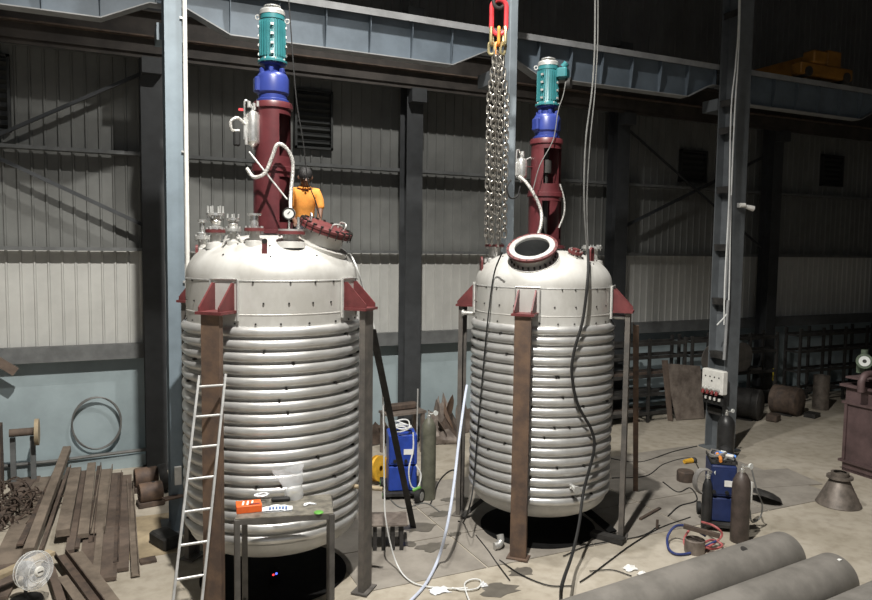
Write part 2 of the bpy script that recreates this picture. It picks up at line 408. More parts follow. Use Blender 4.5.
# near columns carrying the blue-grey runway beams
def column_main(x, lab, m):
    c = thing('crane_column', lab, 'column', (x, 11.95, 0), 0, 'near row of crane columns')
    MB().box((0, -0.24, 7), (0.42, 0.02, 14)).build('flange', m, c, smooth=False)
    MB().box((0, 0.24, 7), (0.42, 0.02, 14)).build('flange', m, c, smooth=False)
    MB().box((0, 0, 7), (0.014, 0.46, 14)).build('web', m, c, smooth=False)
    for z in (0.97, 1.27, 2.27, 3.5, 4.73, 6.03, 7.35, 7.96, 9.88, 11.5):
        MB().box((0, 0, z), (0.40, 0.46, 0.03)).build('stiffener', 'dark', c, smooth=False)
        MB().box((-0.2, 0, z-0.07), (0.012, 0.40, 0.13)).build('batten', 'dark', c, smooth=False)
    MB().box((0, 0, 0.02), (0.6, 0.7, 0.04)).build('base_plate', m, c, smooth=False)
    MB().box((0, 0.47, 7.9), (0.5, 0.45, 0.26)).build('corbel', m, c, smooth=False)
    return c
column_main(12.9, 'grey battened steel column with the white socket box', 'colgrey')
c = thing('crane_column', 'pale blue-grey steel column standing left of the vessel with the ladder', 'column', (1.01, 11.95, 0), 0, 'near row of crane columns')
MB().box((0, -0.24, 7), (0.25, 0.02, 14)).build('flange', 'colblue', c, smooth=False)
MB().box((0, 0.24, 7), (0.25, 0.02, 14)).build('flange', 'colblue', c, smooth=False)
MB().box((0, 0, 7), (0.014, 0.46, 14)).build('web', 'colblue', c, smooth=False)
MB().box((0, 0, 0.02), (0.5, 0.7, 0.04)).build('base_plate', 'colgrey', c, smooth=False)
MB().box((0, 0.47, 7.9), (0.4, 0.45, 0.26)).build('corbel', 'colblue', c, smooth=False)
MB().box((-0.02, -0.3, 0.95), (0.10, 0.08, 0.28)).build('switch_box', 'white_plastic', c)
c_left = c
MB().box((-0.1, -0.33, 0.62), (0.30, 0.16, 0.02), rz=0.3).build('bracket_shelf', 'rust', c, smooth=False)
c = thing('crane_column', 'slim pale blue-grey post rising behind the vessel with the open manhole', 'column', (7.02, 11.85, 0), 0, 'near row of crane columns')
MB().box((0, 0, 7), (0.17, 0.19, 14), bev=0.012).build('shaft', 'colblue_lit', c)
MB().box((0, 0, 0.02), (0.4, 0.4, 0.04)).build('base_plate', 'colgrey', c, smooth=False)
MB().box((0, 0.56, 7.9), (0.3, 0.95, 0.26)).build('corbel', 'colgrey', c, smooth=False)
# pale conduit beside the left column
d = c_left
MB().cyl((0.165, -0.29, 0.9), (0.165, -0.29, 14), 0.033, 12).build('conduit', 'white_plastic', d)
for z in (2, 4, 6, 8): MB().box((0.145, -0.26, z), (0.1, 0.06, 0.03)).build('clip', 'zinc', d)

def crane_beam(x0, x1, lab):
    b = thing('crane_beam', lab, 'beam', (x0, 12.45, 8.03), 0, 'blue-grey crane runway beams')
    L = x1-x0-0.04; h = 0.70; k = 0.95; u = 0.33
    poly = [(0.02, u), (0.25, u), (k, 0), (L-k, 0), (L-0.25, u), (L, u), (L, h), (0.02, h)]
    T = Matrix.Rotation(PI/2, 4, 'X')
    MB().prism(poly, 0.012, T).build('web', 'beam', b, smooth=False)
    bf = MB()
    pl = [(0.02, u), (0.25, u), (k, 0), (L-k, 0), (L-0.25, u), (L, u)]
    for (a, c_), (e, f) in zip(pl, pl[1:]): bf.bar((a, 0, c_), (e, 0, f), rect(0.26, 0.018))
    bf.build('bottom_flange', 'flange', b, smooth=False)
    tf = MB(); tf.box((L/2, 0, h+0.06), (L, 0.34, 0.02))
    tf.box((L/2, -0.165, h+0.02), (L, 0.012, 0.12)); tf.box((L/2, 0.165, h+0.02), (L, 0.012, 0.12))
    tf.build('top_flange', 'flange', b, smooth=False)
    MB().box((L/2, 0, h+0.10), (L, 0.06, 0.06)).build('rail', 'dark', b, smooth=False)
    n = 6
    for i in range(n):
        x = k + (L-2*k)*i/(n-1)
        pts = [(0, 0.012), (-0.06, 0.012), (-0.12, 0.45), (-0.12, h), (0, h)]
        MB().prism(pts, 0.012, Matrix.Translation((x, 0, 0)) @ Matrix(((0, 0, 1, 0), (1, 0, 0, 0), (0, 1, 0, 0), (0, 0, 0, 1)))).build('stiffener', 'beam', b, smooth=False)
    for x in (0.14, L-0.14):
        MB().box((x, -0.06, (u+h)/2), (0.014, 0.11, h-u)).build('stiffener', 'beam', b, smooth=False)
    return b
crane_beam(-4.9, 1.01, 'blue-grey crane beam span left of the ladder vessel')
crane_beam(1.01, 7.02, 'blue-grey crane beam span behind the ladder vessel motor and chain sling')
crane_beam(7.02, 12.9, 'blue-grey crane beam span between slim post and battened column')
crane_beam(12.9, 18.8, 'dark crane beam span right of the battened column')
crane_beam(18.8, 24.7, 'crane beam span farthest right, lost in the dark')
# orange travelling crane on the far part of the runway
cr = thing('travelling_crane', 'orange travelling crane girder standing on the runway right of battened column', 'crane', (16.4, 12.45, 8.88))
MB().box((0, 0, 0.2), (1.9, 0.3, 0.3), bev=0.03).build('end_carriage', 'craneorange', cr)
MB().box((0.3, 1.25, 0.52), (0.5, 2.7, 0.45), bev=0.02).build('bridge_girder', 'craneorange', cr)
for x in (-0.7, 0.7): MB().cyl((x, -0.19, 0.12), (x, 0.19, 0.12), 0.12, 20).build('wheel', 'dark', cr)
MB().box((-0.35, -0.05, 0.5), (0.5, 0.34, 0.3), bev=0.03).build('drive_unit', 'craneorange', cr)

# lamps hung under the roof
for i, (p, e, colr) in enumerate(LAMPS):
    l = thing('high_bay_lamp', ('round high bay lamp hung under the roof towards the viewer', 'round high bay lamp hung under the roof over the vessels')[i], 'lamp', p, 0, 'high bay lamps')
    MB().lathe([(0.03, 0.35), (0.09, 0.34), (0.10, 0.2), (0.24, 0.03), (0.245, 0.0), (0.235, 0.0), (0.09, 0.18), (0.02, 0.18)], 32).build('reflector', 'zinc', l)
    MB().cyl((0, 0, 0.34), (0, 0, 14.0-p[2]), 0.02).build('stem', 'dark', l)
    MB().lathe([(0.0, 0.09), (0.05, 0.10), (0.06, 0.14), (0.03, 0.18)], 16).build('bulb', 'lampglass', l)
    lamp_light(l, e, colr)

# ================================================================== THE VESSELS
RS = 1.09; HD = 0.58; PW = 2.25
def dome_z(r): return HD*max(0.0, 1-(min(r, RS)/RS)**PW)**(1/PW)
def dome_n(x, y):
    r = math.hypot(x, y); e = 0.01
    s = (dome_z(r-e)-dome_z(r+e))/(2*e)
    return Vector((x/r*s, y/r*s, 1)).normalized()
def stuffed(o): o['kind'] = 'stuff'; return o
coil_proto = []
def vessel(cx, cy, dz, label, which):
    t = thing('reactor_vessel', label, 'vessel', (cx, cy, 0), 0, 'limpet coil reactor vessels')
    zw = 4.0+dz; zb = 0.72+dz
    MB().lathe([(RS, zb), (RS, zw)], 96).build('shell', 'shell', t)
    prof = [(RS*math.sin(a), zw+0.0) for a in ()]
    n = 26
    rr = [RS*math.cos((PI/2)*(i/n)) for i in range(n)] + [0.0]
    rr = sorted(set(rr), reverse=True)
    MB().lathe([(r, zw+dome_z(r)) for r in rr], 96).build('top_head', 'shell', t)
    MB().lathe([(r, zb-0.62*dome_z(r)) for r in rr], 64).build('bottom_head', 'shell', t)
    MB().lathe([(RS, zw-0.012), (RS+0.006, zw-0.006), (RS+0.006, zw+0.006), (RS-0.002, zw+0.014)], 96).build('weld_seam', 'zinc', t)
    MB().lathe([(RS, zw-0.42), (RS+0.004, zw-0.415), (RS+0.004, zw-0.405), (RS, zw-0.40)], 96).build('weld_seam', 'shell', t)
    for i in range(18):
        z = 3.38+dz-i*0.1518
        if not coil_proto:
            p = [(RS-0.004+0.064*math.cos(a), 0.069*math.sin(a)) for a in [(-90+180*k/10)*PI/180 for k in range(11)]]
            c = MB().lathe(p, 96).build('limpet_coil', 'coil', t, loc=(0, 0, z)); coil_proto.append(c)
        else: dupe(coil_proto[0], t, (0, 0, z))
    # insulation pins, a few millimetres each
    g = random.Random(11 if which == 'L' else 12); st = MB()
    for zz in (zw-0.015, zw-0.27, zw-0.52):
        for k in range(22):
            a = 2*PI*(k+0.4*g.random())/22
            st.cyl((RS*math.cos(a), RS*math.sin(a), zz), ((RS+0.014)*math.cos(a), (RS+0.014)*math.sin(a), zz+0.002), 0.012, 6)
    for k in range(70):
        a = 2*PI*g.random(); i = g.randrange(17); zz = 3.38+dz-(i+0.5)*0.1518
        st.cyl((RS*math.cos(a), RS*math.sin(a), zz), ((RS+0.05)*math.cos(a), (RS+0.05)*math.sin(a), zz), 0.016, 6)
    for k in range(26):
        a = 2*PI*g.random(); r = 0.55+0.45*g.random(); q = Vector((r*math.cos(a), r*math.sin(a), zw+dome_z(r)))
        st.cyl(q, q+dome_n(q.x, q.y)*0.012, 0.011, 6)
    stuffed(st.build('insulation_pins', 'bolt', t))
    # bearing brackets and channel legs
    zp = 3.63+dz
    oa = 2.5 if which == 'L' else 0
    for a_, lm in ((225+oa, 'rust'), (315, 'rustgrey'), (45, 'rustgrey'), (135, 'rustgrey')):
        a = math.radians(a_); F = Matrix.Rotation(a, 4, 'Z')
        br = MB().box((1.262, 0, zp), (0.335, 0.34, 0.035), F).build('bracket', 'red', t, smooth=False)
        for s in (-1, 1):
            poly = [(1.10, 0), (1.41, 0), (1.41, 0.05), (1.15, 0.33), (1.10, 0.33)]
            T = F @ Matrix.Translation((0, s*0.13, zp+0.017)) @ Matrix.Rotation(PI/2, 4, 'X')
            MB().prism(poly, 0.022, T).build('gusset', 'red', br, smooth=False)
        MB().box((1.10, 0, zp+0.14), (0.022, 0.37, 0.50), F).build('backing_pad', 'shell', br, smooth=False)
        wl = MB()
        for y0, z0, y1, z1 in ((-0.185, zp+0.39, 0.185, zp+0.39), (0.185, zp-0.11, 0.185, zp+0.39), (-0.185, zp-0.11, -0.185, zp+0.39), (-0.13, zp+0.02, -0.13, zp+0.35), (0.13, zp+0.02, 0.13, zp+0.35)):
            wl.cyl(F @ Vector((1.118, y0, z0)), F @ Vector((1.118, y1, z1)), 0.011, 6)
        wl.build('weld_bead', 'zinc', br)
        cvec = Vector((math.cos(a), math.sin(a), 0)); p = cvec*1.39
        MB().bar(p+Vector((0, 0, 0.02)), p+Vector((0, 0, zp-0.018)), sec_c(0.24, 0.075), up=-cvec).build('leg', lm, t, smooth=False)
        MB().box((1.34, 0, 0.022), (0.22, 0.32, 0.02), F).build('foot_plate', lm, t, smooth=False)
    return t, zw
VL, ZL = vessel(2.08, 9.70, 0.15, 'stainless coil-jacketed vessel with red bolted manhole lid and aluminium ladder', 'L')
VL.scale = (1.035, 1.035, 1.0)
VR, ZR = vessel(6.43, 9.70, 0.0, 'stainless coil-jacketed vessel with the open manhole, right of the two', 'R')

# flat black discs in place of open round pits under the vessels
for (x, y, lab, r) in ((2.08, 9.7, 'round black disc in place of a pit under the vessel with the ladder', 1.0), (6.43, 9.7, 'round black disc in place of a pit under the vessel with open manhole', 0.94)):
    tag(MB().lathe([(0, 0.030), (r-0.02, 0.030), (r, 0.024), (r, 0.0105)], 64).build('pit_disc', 'deadblack', loc=(x, y, 0.0)), lab, 'pit disc', 'black pit discs')

def nozzle(t, zw, x, y, r, h, fr, fz, fm, bolts=8, up=None):
    z = zw+dome_z(math.hypot(x, y)); ax = up or Vector((0, 0, 1))
    T = Matrix.Translation((x, y, z-0.03)) @ frame_to(ax)
    n = MB().lathe([(r*1.9, -0.03), (r*1.75, 0.045), (r, 0.06), (r, h), (r*0.8, h), (r*0.8, 0.0)], 24, T).build('nozzle', 'shell', t)
    MB().lathe([(r, fz-0.02), (fr, fz-0.02), (fr, fz+0.02), (r, fz+0.02)], 28, T).build('flange', fm, n)
    b = MB()
    for k in range(bolts):
        a = 2*PI*k/bolts; p = Vector((fr*0.82*math.cos(a), fr*0.82*math.sin(a), fz))
        b.cyl(p+Vector((0, 0, -0.05)), p+Vector((0, 0, 0.045)), 0.011, 6, T=T)
    stuffed(b.build('bolts', 'zinc', n))
    return n, T
# left vessel nozzles
n, T = nozzle(VL, ZL, -0.84, 0.36, 0.055, 0.20, 0.10, 0.2, 'zinc', 6)
MB().lathe([(0.07, 0.22), (0.07, 0.26), (0.028, 0.28), (0.028, 0.40), (0.06, 0.41), (0.06, 0.44), (0, 0.45)], 20, T).build('vent_cap', 'silver', n)
n, T = nozzle(VL, ZL, -0.755, -0.22, 0.065, 0.24, 0.125, 0.2, 'red')
MB().lathe([(0.10, 0.225), (0.10, 0.25), (0.05, 0.27), (0.075, 0.33), (0.05, 0.38), (0.11, 0.40), (0.11, 0.43), (0, 0.43)], 24, T).build('valve_body', 'silver', n)
q = MB()
for k in range(6): q.cyl((0.09*math.cos(k*PI/3), 0.09*math.sin(k*PI/3), 0.36), (0.09*math.cos(k*PI/3), 0.09*math.sin(k*PI/3), 0.52), 0.012, 6, T=T)
stuffed(q.build('stud_bolts', 'zinc', n))
n, T = nozzle(VL, ZL, -0.58, -0.44, 0.042, 0.19, 0.095, 0.19, 'zinc', 6)
MB().lathe([(0.045, 0.21), (0.06, 0.26), (0.045, 0.30), (0.075, 0.31), (0.075, 0.34), (0, 0.34)], 20, T).build('valve_body', 'silver', n)
for k in range(3):
    a = k*2*PI/3+0.3
    MB().bar(T @ Vector((0.05*math.cos(a), 0.05*math.sin(a), 0.18)), T @ Vector((0.14*math.cos(a), 0.14*math.sin(a), 0.0)), rect(0.035, 0.008)).build('stay', 'shell', n, smooth=False)
q = MB()
for k in range(4): q.cyl((0.065*math.cos(k*PI/2), 0.065*math.sin(k*PI/2), 0.30), (0.065*math.cos(k*PI/2), 0.065*math.sin(k*PI/2), 0.39), 0.011, 6, T=T)
stuffed(q.build('stud_bolts', 'zinc', n))
n, T = nozzle(VL, ZL, -0.36, -0.62, 0.06, 0.19, 0.12, 0.19, 'red')
MB().lathe([(0.052, 0.2), (0.052, 0.36), (0.085, 0.365), (0.085, 0.39), (0, 0.392)], 24, T).build('stub_pipe', 'silver', n)
n, T = nozzle(VL, ZL, 0.06, -0.72, 0.095, 0.17, 0.17, 0.16, 'red', 10)
MB().lathe([(0.15, 0.182), (0.15, 0.205), (0, 0.206)], 28, T).build('blind_disc', 'zinc', n)
ga = MB().cyl((0.02, 0, 0.2), (0.02, 0, 0.33), 0.012, 8, T=T)
ga.build('gauge_stem', 'silver', n)
gd = Vector((-0.42, -0.9, 0)).normalized()
gp = T @ Vector((0.02, 0, 0.40))
gg = MB().cyl(gp-gd*0.02, gp+gd*0.02, 0.075, 24).build('gauge_case', 'zinc', n)
MB().cyl(gp+gd*0.0201, gp+gd*0.024, 0.062, 24).build('gauge_face', 'glassface', n)
MB().torus(0.068, 0.009, 28, 6, Matrix.Translation(gp+gd*0.022) @ frame_to(gd)).build('gauge_bezel', 'dark', n)
MB().box((0.008, 0.006, 0.0), (0.045, 0.008, 0.004), Matrix.Translation(gp+gd*0.027) @ frame_to(gd) @ Matrix.Rotation(0.8, 4, 'Z')).build('gauge_needle', 'bolt', n)
MB().cyl((-0.09, 0.02, 0.2), (-0.09, 0.02, 0.36), 0.018, 10, T=T).build('side_tap', 'silver', n)
# lifting lugs
def lug(t, zw, x, y, h=0.26, w=0.16):
    r = math.hypot(x, y); z = zw+dome_z(r); a = math.atan2(y, x)
    T = Matrix.Translation((x, y, z-0.04)) @ Matrix.Rotation(a+PI/2, 4, 'Z') @ Matrix.Rotation(PI/2, 4, 'X')
    poly = [(-w/2, 0), (w/2, 0), (w/2, h*0.6)] + [(w/2*math.cos(k*PI/8), h*0.6+w/2*math.sin(k*PI/8)) for k in range(1, 8)] + [(-w/2, h*0.6)]
    o = MB().prism(poly, 0.03, T).build('lifting_lug', 'red', t, smooth=False)
    MB().cyl((0, h*0.6, -0.017), (0, h*0.6, 0.017), 0.032, 16, T=T).build('lug_hole', 'bolt', o)
lug(VL, ZL, -0.29, -0.88, 0.30, 0.06); lug(VL, ZL, 0.86, 0.42); lug(VL, ZL, -0.93, 0.2, 0.16, 0.1)
lug(VR, ZR, -0.96, 0.33, 0.26, 0.17); lug(VR, ZR, 0.40, -0.72, 0.30, 0.13)
MB().box((-0.30, -0.92, ZL+0.24), (0.10, 0.05, 0.012), rz=0.5).build('lug_pad', 'zinc', VL, smooth=False)

# manholes
def manhole(t, zw, x, y, tilt, r, L, fr):
    rad = math.hypot(x, y); z = zw+dome_z(rad)
    n = Vector((x/rad*math.sin(tilt), y/rad*math.sin(tilt), math.cos(tilt)))
    T = Matrix.Translation(Vector((x, y, z))-n*0.06) @ frame_to(n)
    nk = MB().lathe([(r, -0.22), (r, L), (r-0.02, L), (r-0.02, -0.22)], 48, T).build('manhole', 'shell', t)
    MB().lathe([(r+0.10, -0.03), (r+0.105, 0.045), (r+0.0, 0.055)], 48, T).build('reinforcing_pad', 'shell', nk)
    return nk, T
nk, T = manhole(VL, ZL, 0.50, -0.48, math.radians(22), 0.265, 0.28, 0.36)
MB().lathe([(0.26, 0.22), (0.335, 0.22), (0.335, 0.258), (0.26, 0.258)], 56, T).build('flange', 'red', nk)
ld = MB().lathe([(0.335, 0.262), (0.342, 0.266), (0.342, 0.296), (0.334, 0.300), (0, 0.302)], 56, T).build('lid', 'red', nk)
q = MB()
for k in range(20):
    a = 2*PI*k/20; q.box((0, 0, 0), (0.05, 0.03, 0.022), T @ Matrix.Rotation(a, 4, 'Z') @ Matrix.Translation((0.315, 0, 0.311)))
    q.cyl((0.347*math.cos(a), 0.347*math.sin(a), 0.20), (0.347*math.cos(a), 0.347*math.sin(a), 0.31), 0.006, 6, T=T)
stuffed(q.build('lid_clamps', 'bolt', nk))
for a in (-0.5, 2.2, 4.2):
    A = Matrix.Rotation(a, 4, 'Z')
    MB().tube([A @ Vector(p) for p in ((0.22, -0.07, 0.30), (0.23, -0.07, 0.37), (0.24, -0.02, 0.39), (0.24, 0.02, 0.39), (0.23, 0.07, 0.37), (0.22, 0.07, 0.30))], 0.012, 8, smooth=3, T=T).build('lid_handle', 'zinc', nk)
nk, T = manhole(VR, ZR, -0.52, -0.50, math.radians(33), 0.285, 0.235, 0.37)
MB().lathe([(0.287, 0.20), (0.385, 0.20), (0.385, 0.238), (0.345, 0.240)], 56, T).build('flange', 'red', nk)
MB().lathe([(0.347, 0.236), (0.345, 0.244), (0.268, 0.244), (0.268, 0.20)], 56, T).build('gasket_face', 'zinc', nk)
MB().lathe([(0, -0.75), (0.264, -0.75), (0.264, 0.2)], 48, T).build('inner_wall', 'girt', nk)
hd = [o for o in VR.children if o.name.startswith('top_head')][0]
bm = bmesh.new(); bm.from_mesh(hd.data); Ti = T.inverted()
bmesh.ops.delete(bm, geom=[f for f in bm.faces if all(math.hypot((Ti @ v.co).x, (Ti @ v.co).y) < 0.345 for v in f.verts)], context='FACES')
bm.to_mesh(hd.data); bm.free()
q = MB()
for k in range(20):
    a = 2*PI*k/20; q.cyl((0.365*math.cos(a), 0.365*math.sin(a), 0.19), (0.365*math.cos(a), 0.365*math.sin(a), 0.245), 0.011, 6, T=T)
stuffed(q.build('bolt_holes', 'bolt', nk))
q = MB()
for k in range(24):
    a = 2*PI*k/24; q.cyl((0.34*math.cos(a), 0.34*math.sin(a), 0.03), (0.34*math.cos(a), 0.34*math.sin(a), 0.085), 0.016, 6, T=T)
stuffed(q.build('pad_studs', 'bolt', nk))
# right vessel small fittings
n, T = nozzle(VR, ZR, 0.12, -0.65, 0.06, 0.09, 0.115, 0.09, 'red', 8, dome_n(0.12, -0.65))
MB().lathe([(0.06, 0.115), (0.06, 0.14), (0, 0.14)], 20, T).build('plug', 'red', n)
n, T = nozzle(VR, ZR, 0.86, -0.12, 0.10, 0.26, 0.17, 0.26, 'zinc', 8)
n, T = nozzle(VR, ZR, -0.56, 0.62, 0.09, 0.26, 0.16, 0.25, 'red', 8)
n, T = nozzle(VR, ZR, 0.52, 0.33, 0.035, 0.1, 0.07, 0.1, 'zinc', 4)
# stub pipes by the brackets
for t, a, z in ((VR, 318, 3.53), (VR, 140, 3.50), (VR, 262, 1.05)):
    F = Matrix.Rotation(math.radians(a), 4, 'Z')
    s = MB().cyl((1.08, 0, z), (1.32, 0, z), 0.038, 14, T=F).build('coil_inlet', 'zinc', t)
    MB().cyl((1.30, 0, z), (1.33, 0, z), 0.06, 14, T=F).build('inlet_flange', 'zinc', s)
F = Matrix.Rotation(math.radians(322), 4, 'Z')
s = MB().cyl((1.1, 0, 1.35), (1.52, 0, 1.35), 0.03, 12, T=F).build('coil_outlet', 'woodpale', VL)

# diagonal props and floor bars
tag(MB().bar((3.14, 8.82, 3.50), (4.45, 10.42, 0.02), sec_l(0.10, 0.10)).build('prop_bar', 'dark', smooth=False), 'dark slanting prop bar in front of the blue welder, between the vessels', 'prop')
tag(MB().bar((7.55, 8.82, 3.40), (9.03, 10.39, 0.02), sec_l(0.09, 0.09)).build('prop_bar', 'rust', smooth=False), 'brown prop bar standing behind the right leg of the open-manhole vessel', 'prop')
tag(MB().bar((6.99, 8.98, 0.06), (7.26, 8.52, 0.06), rect(0.16, 0.08)).build('steel_bar', 'dark', smooth=False), 'short dark steel bar lying at the foot of the right vessel leg', 'bar')
tag(MB().bar((5.40, 10.42, 0.05), (5.94, 10.54, 0.30), rect(0.09, 0.02)).build('steel_flat', 'dark', smooth=False), 'dark flat bar leaning from the left leg towards the black pit disc', 'bar')
tag(MB().bar((7.28, 8.82, 0.09), (7.26, 9.73, 0.26), rect(0.16, 0.03)).build('steel_flat', 'deadblack', smooth=False), 'black flat bar slanting from pit disc to the right leg foot', 'bar')

# ================================================================== AGITATOR DRIVES
def agitator(cx, cy, z0, win, label, box_side):
    t = thing('agitator_drive', label, 'agitator', (cx, cy, z0), 0, 'agitator drives on the vessels')
    def arc(r, za, zb, a0, a1, th=0.022):
        return MB().lathe([(r, za), (r, zb), (r-th, zb), (r-th, za), (r, za)], max(6, int(40*(a1-a0)/(2*PI))), None, a0, a1)
    MB().lathe([(0.0, 0.0), (0.34, 0.0), (0.34, 0.05), (0.27, 0.055), (0.27, 0.06)], 48).build('base_flange', 'darkred', t)
    def lantern(r, za, zb, w):
        m = arc(r, za, za+0.10, 0, 2*PI)
        ln = m.add(*[(arc(r, zb-0.09, zb, 0, 2*PI)).v, (arc(r, zb-0.09, zb, 0, 2*PI)).f])
        for s in (0, PI):
            a = arc(r, za+0.10, zb-0.09, win+s+w/2, win+s+PI-w/2); m.add(a.v, a.f)
        return m.build('lantern', 'darkred', t)
    lantern(0.262, 0.05, 0.84, math.radians(84))
    MB().lathe([(0.2, 0.82), (0.285, 0.82), (0.285, 0.88), (0.275, 0.885), (0.275, 0.92), (0.2, 0.92)], 48).build('middle_flange', 'darkred', t)
    lantern(0.24, 0.92, 1.66, math.radians(80))
    MB().lathe([(0.1, 1.65), (0.262, 1.65), (0.262, 1.70), (0.25, 1.73), (0.1, 1.73)], 48).build('top_flange', 'darkred', t)
    MB().lathe([(0, 0.05), (0.04, 0.05), (0.04, 1.2), (0.09, 1.2), (0.09, 1.4), (0.05, 1.42), (0.05, 1.68)], 24).build('shaft', 'dark', t)
    gb = MB().lathe([(0, 1.73), (0.215, 1.73), (0.215, 1.765), (0.19, 1.78), (0.19, 1.83), (0.215, 1.86), (0.215, 2.05), (0.19, 2.10), (0.165, 2.12), (0.11, 2.13), (0.11, 2.22), (0.17, 2.225), (0.17, 2.25), (0, 2.25)], 40).build('gearbox', 'blue', t)
    for k in range(6):
        a = k*PI/3+0.2; MB().box((0.15, 0, 2.14), (0.06, 0.06, 0.075), Matrix.Rotation(a, 4, 'Z'), bev=0.012).build('gearbox_lug', 'blue', gb)
    MB().box((-0.2, -0.02, 1.95), (0.1, 0.16, 0.2), bev=0.02).build('gearbox_cover', 'blue', gb)
    mo = MB().lathe([(0, 2.25), (0.195, 2.25), (0.195, 2.275), (0.165, 2.29), (0.15, 2.32), (0.15, 2.80), (0.16, 2.81), (0.16, 2.87), (0.14, 2.885), (0, 2.885)], 40).build('motor', 'teal', t)
    for k in range(28):
        a = 2*PI*k/28
        MB().box((0.16, 0, 2.56), (0.03, 0.008, 0.46), Matrix.Rotation(a, 4, 'Z')).build('cooling_fin', 'teal', mo, smooth=False)
    q = MB()
    for k in range(8):
        a = 2*PI*k/8; q.cyl((0.18*math.cos(a), 0.18*math.sin(a), 2.245), (0.18*math.cos(a), 0.18*math.sin(a), 2.30), 0.012, 6)
    for k in range(4):
        for z in (2.36, 2.48, 2.6, 2.72):
            a = k*PI/2+win+0.5; q.box((0.178, 0, z), (0.02, 0.04, 0.03), Matrix.Rotation(a, 4, 'Z'))
    stuffed(q.build('motor_bolts', 'zinc', mo))
    fc = MB().lathe([(0.165, 2.87), (0.165, 2.92), (0.15, 2.94), (0.09, 2.95), (0, 2.95)], 32).build('fan_cowl', 'zinc', mo)
    MB().lathe([(0.02, 2.95), (0.02, 2.975), (0.11, 2.98), (0.11, 2.99), (0.05, 3.01), (0, 3.012)], 24).build('rain_cap', 'zinc', mo)
    ha = box_side; d = Vector((math.cos(ha), math.sin(ha), 0))
    for s in (0, 1):
        e = Vector((math.cos(ha+s*PI), math.sin(ha+s*PI), 0))
        MB().torus(0.028, 0.009, 16, 6, Matrix.Translation(e*0.195+Vector((0, 0, 2.80 if s == 0 else 2.85))) @ frame_to((-0.42, -0.9, 0))).build('lifting_eye', 'zinc', mo)
    return t, mo
AL, moL = agitator(2.08, 9.70, 4.74, math.radians(-42), 'red, blue and teal agitator drive on the vessel with the lid', math.radians(-25))
AR, moR = agitator(6.43, 9.70, 4.59, math.radians(268), 'red, blue and teal agitator drive on the vessel with the open manhole', math.radians(-25))
# terminal box on the right motor
Fb = Matrix.Rotation(math.radians(-50), 4, 'Z')
MB().box((0.24, 0, 2.74), (0.17, 0.2, 0.16), Fb, bev=0.02).build('terminal_box', 'teal', moR)
MB().cyl(Fb @ Vector((0.28, 0.06, 2.60)), Fb @ Vector((0.36, 0.06, 2.60)), 0.085, 20).build('terminal_box_cover', 'dark', moR)
MB().cyl(Fb @ Vector((0.24, 0, 2.84)), Fb @ Vector((0.30, 0, 2.90)), 0.05, 14).build('cable_gland', 'teal', moR)
MB().lathe([(0.1, 2.3), (0.13, 2.3), (0.13, 2.34)], 20).build('motor_collar', 'zinc', moR)

# seal pots hung beside the lanterns
def seal_pot(x, y, z, lab, h, dirx):
    t = thing('seal_pot', lab, 'seal pot', (x, y, z), 0, 'seal pots beside the lanterns')
    MB().lathe([(0, -0.03), (0.02, -0.03), (0.02, 0), (0.085, 0.05), (0.095, 0.08), (0.095, h-0.05), (0.07, h), (0.02, h+0.02), (0.02, h+0.06), (0, h+0.06)], 24).build('pot', 'silver', t)
    MB().tube([(-0.10, -0.03, 0.05), (-0.11, -0.03, h+0.08), (-0.07, -0.03, h+0.13), (-0.03, 0, h+0.10), (0, 0, h+0.04)], 0.014, 8, smooth=5).build('loop_pipe', 'silver', t)
    MB().tube([(0.06, -0.02, h-0.02), (0.14, -0.03, h+0.02), (0.20, -0.02, h-0.02), (0.20, 0, h-0.16)], 0.013, 8, smooth=5).build('feed_pipe', 'silver', t)
    MB().box((-0.105, -0.035, h*0.5), (0.04, 0.035, h*0.62), bev=0.01).build('level_gauge', 'zinc', t)
    MB().bar((0.05, 0.0, h*0.65), Vector(dirx), rect(0.05, 0.012)).build('bracket_arm', 'darkred', t, smooth=False)
    MB().cyl((0.03, 0.02, h+0.03), (0.03, 0.02, h+0.12), 0.03, 12).build('filler_cap', 'zinc', t)
    return t
sp = seal_pot(1.80, 9.62, 5.86, 'silver seal pot with pipes beside the left red lantern', 0.46, (0.07, 0.06, 0.28))
MB().tube([(-0.1, -0.04, 0.28), (-0.2, -0.06, 0.36), (-0.29, -0.06, 0.30), (-0.27, -0.05, 0.2), (-0.18, -0.04, 0.2)], 0.02, 8, smooth=5).build('hose_loop', 'hosebraid', sp)
MB().box((-0.21, -0.03, 0.10), (0.09, 0.07, 0.2), bev=0.02).build('pressure_switch', 'black', sp)
for k, (x, y, z, r, L) in enumerate(((0.12, -0.05, 0.40, 0.02, 0.10), (0.14, -0.06, 0.22, 0.016, 0.16), (-0.06, -0.08, 0.50, 0.024, 0.08), (0.05, -0.09, 0.52, 0.018, 0.07), (-0.10, -0.09, 0.02, 0.02, 0.1))):
    MB().cyl((x, y, z), (x, y, z+L), r, 10).build('tube_fitting', 'zinc', sp)
MB().tube([(0.09, -0.04, 0.16), (0.16, -0.06, 0.24), (0.20, -0.06, 0.20), (0.21, -0.05, 0.10)], 0.013, 8, smooth=5).build('return_pipe', 'silver', sp)
MB().box((-0.16, -0.05, 0.47), (0.06, 0.02, 0.03)).build('valve_lever', 'sling_red', sp)
seal_pot(6.02, 9.78, 5.66, 'small silver seal pot beside the right red lantern', 0.34, (0.19, -0.04, 0.22))

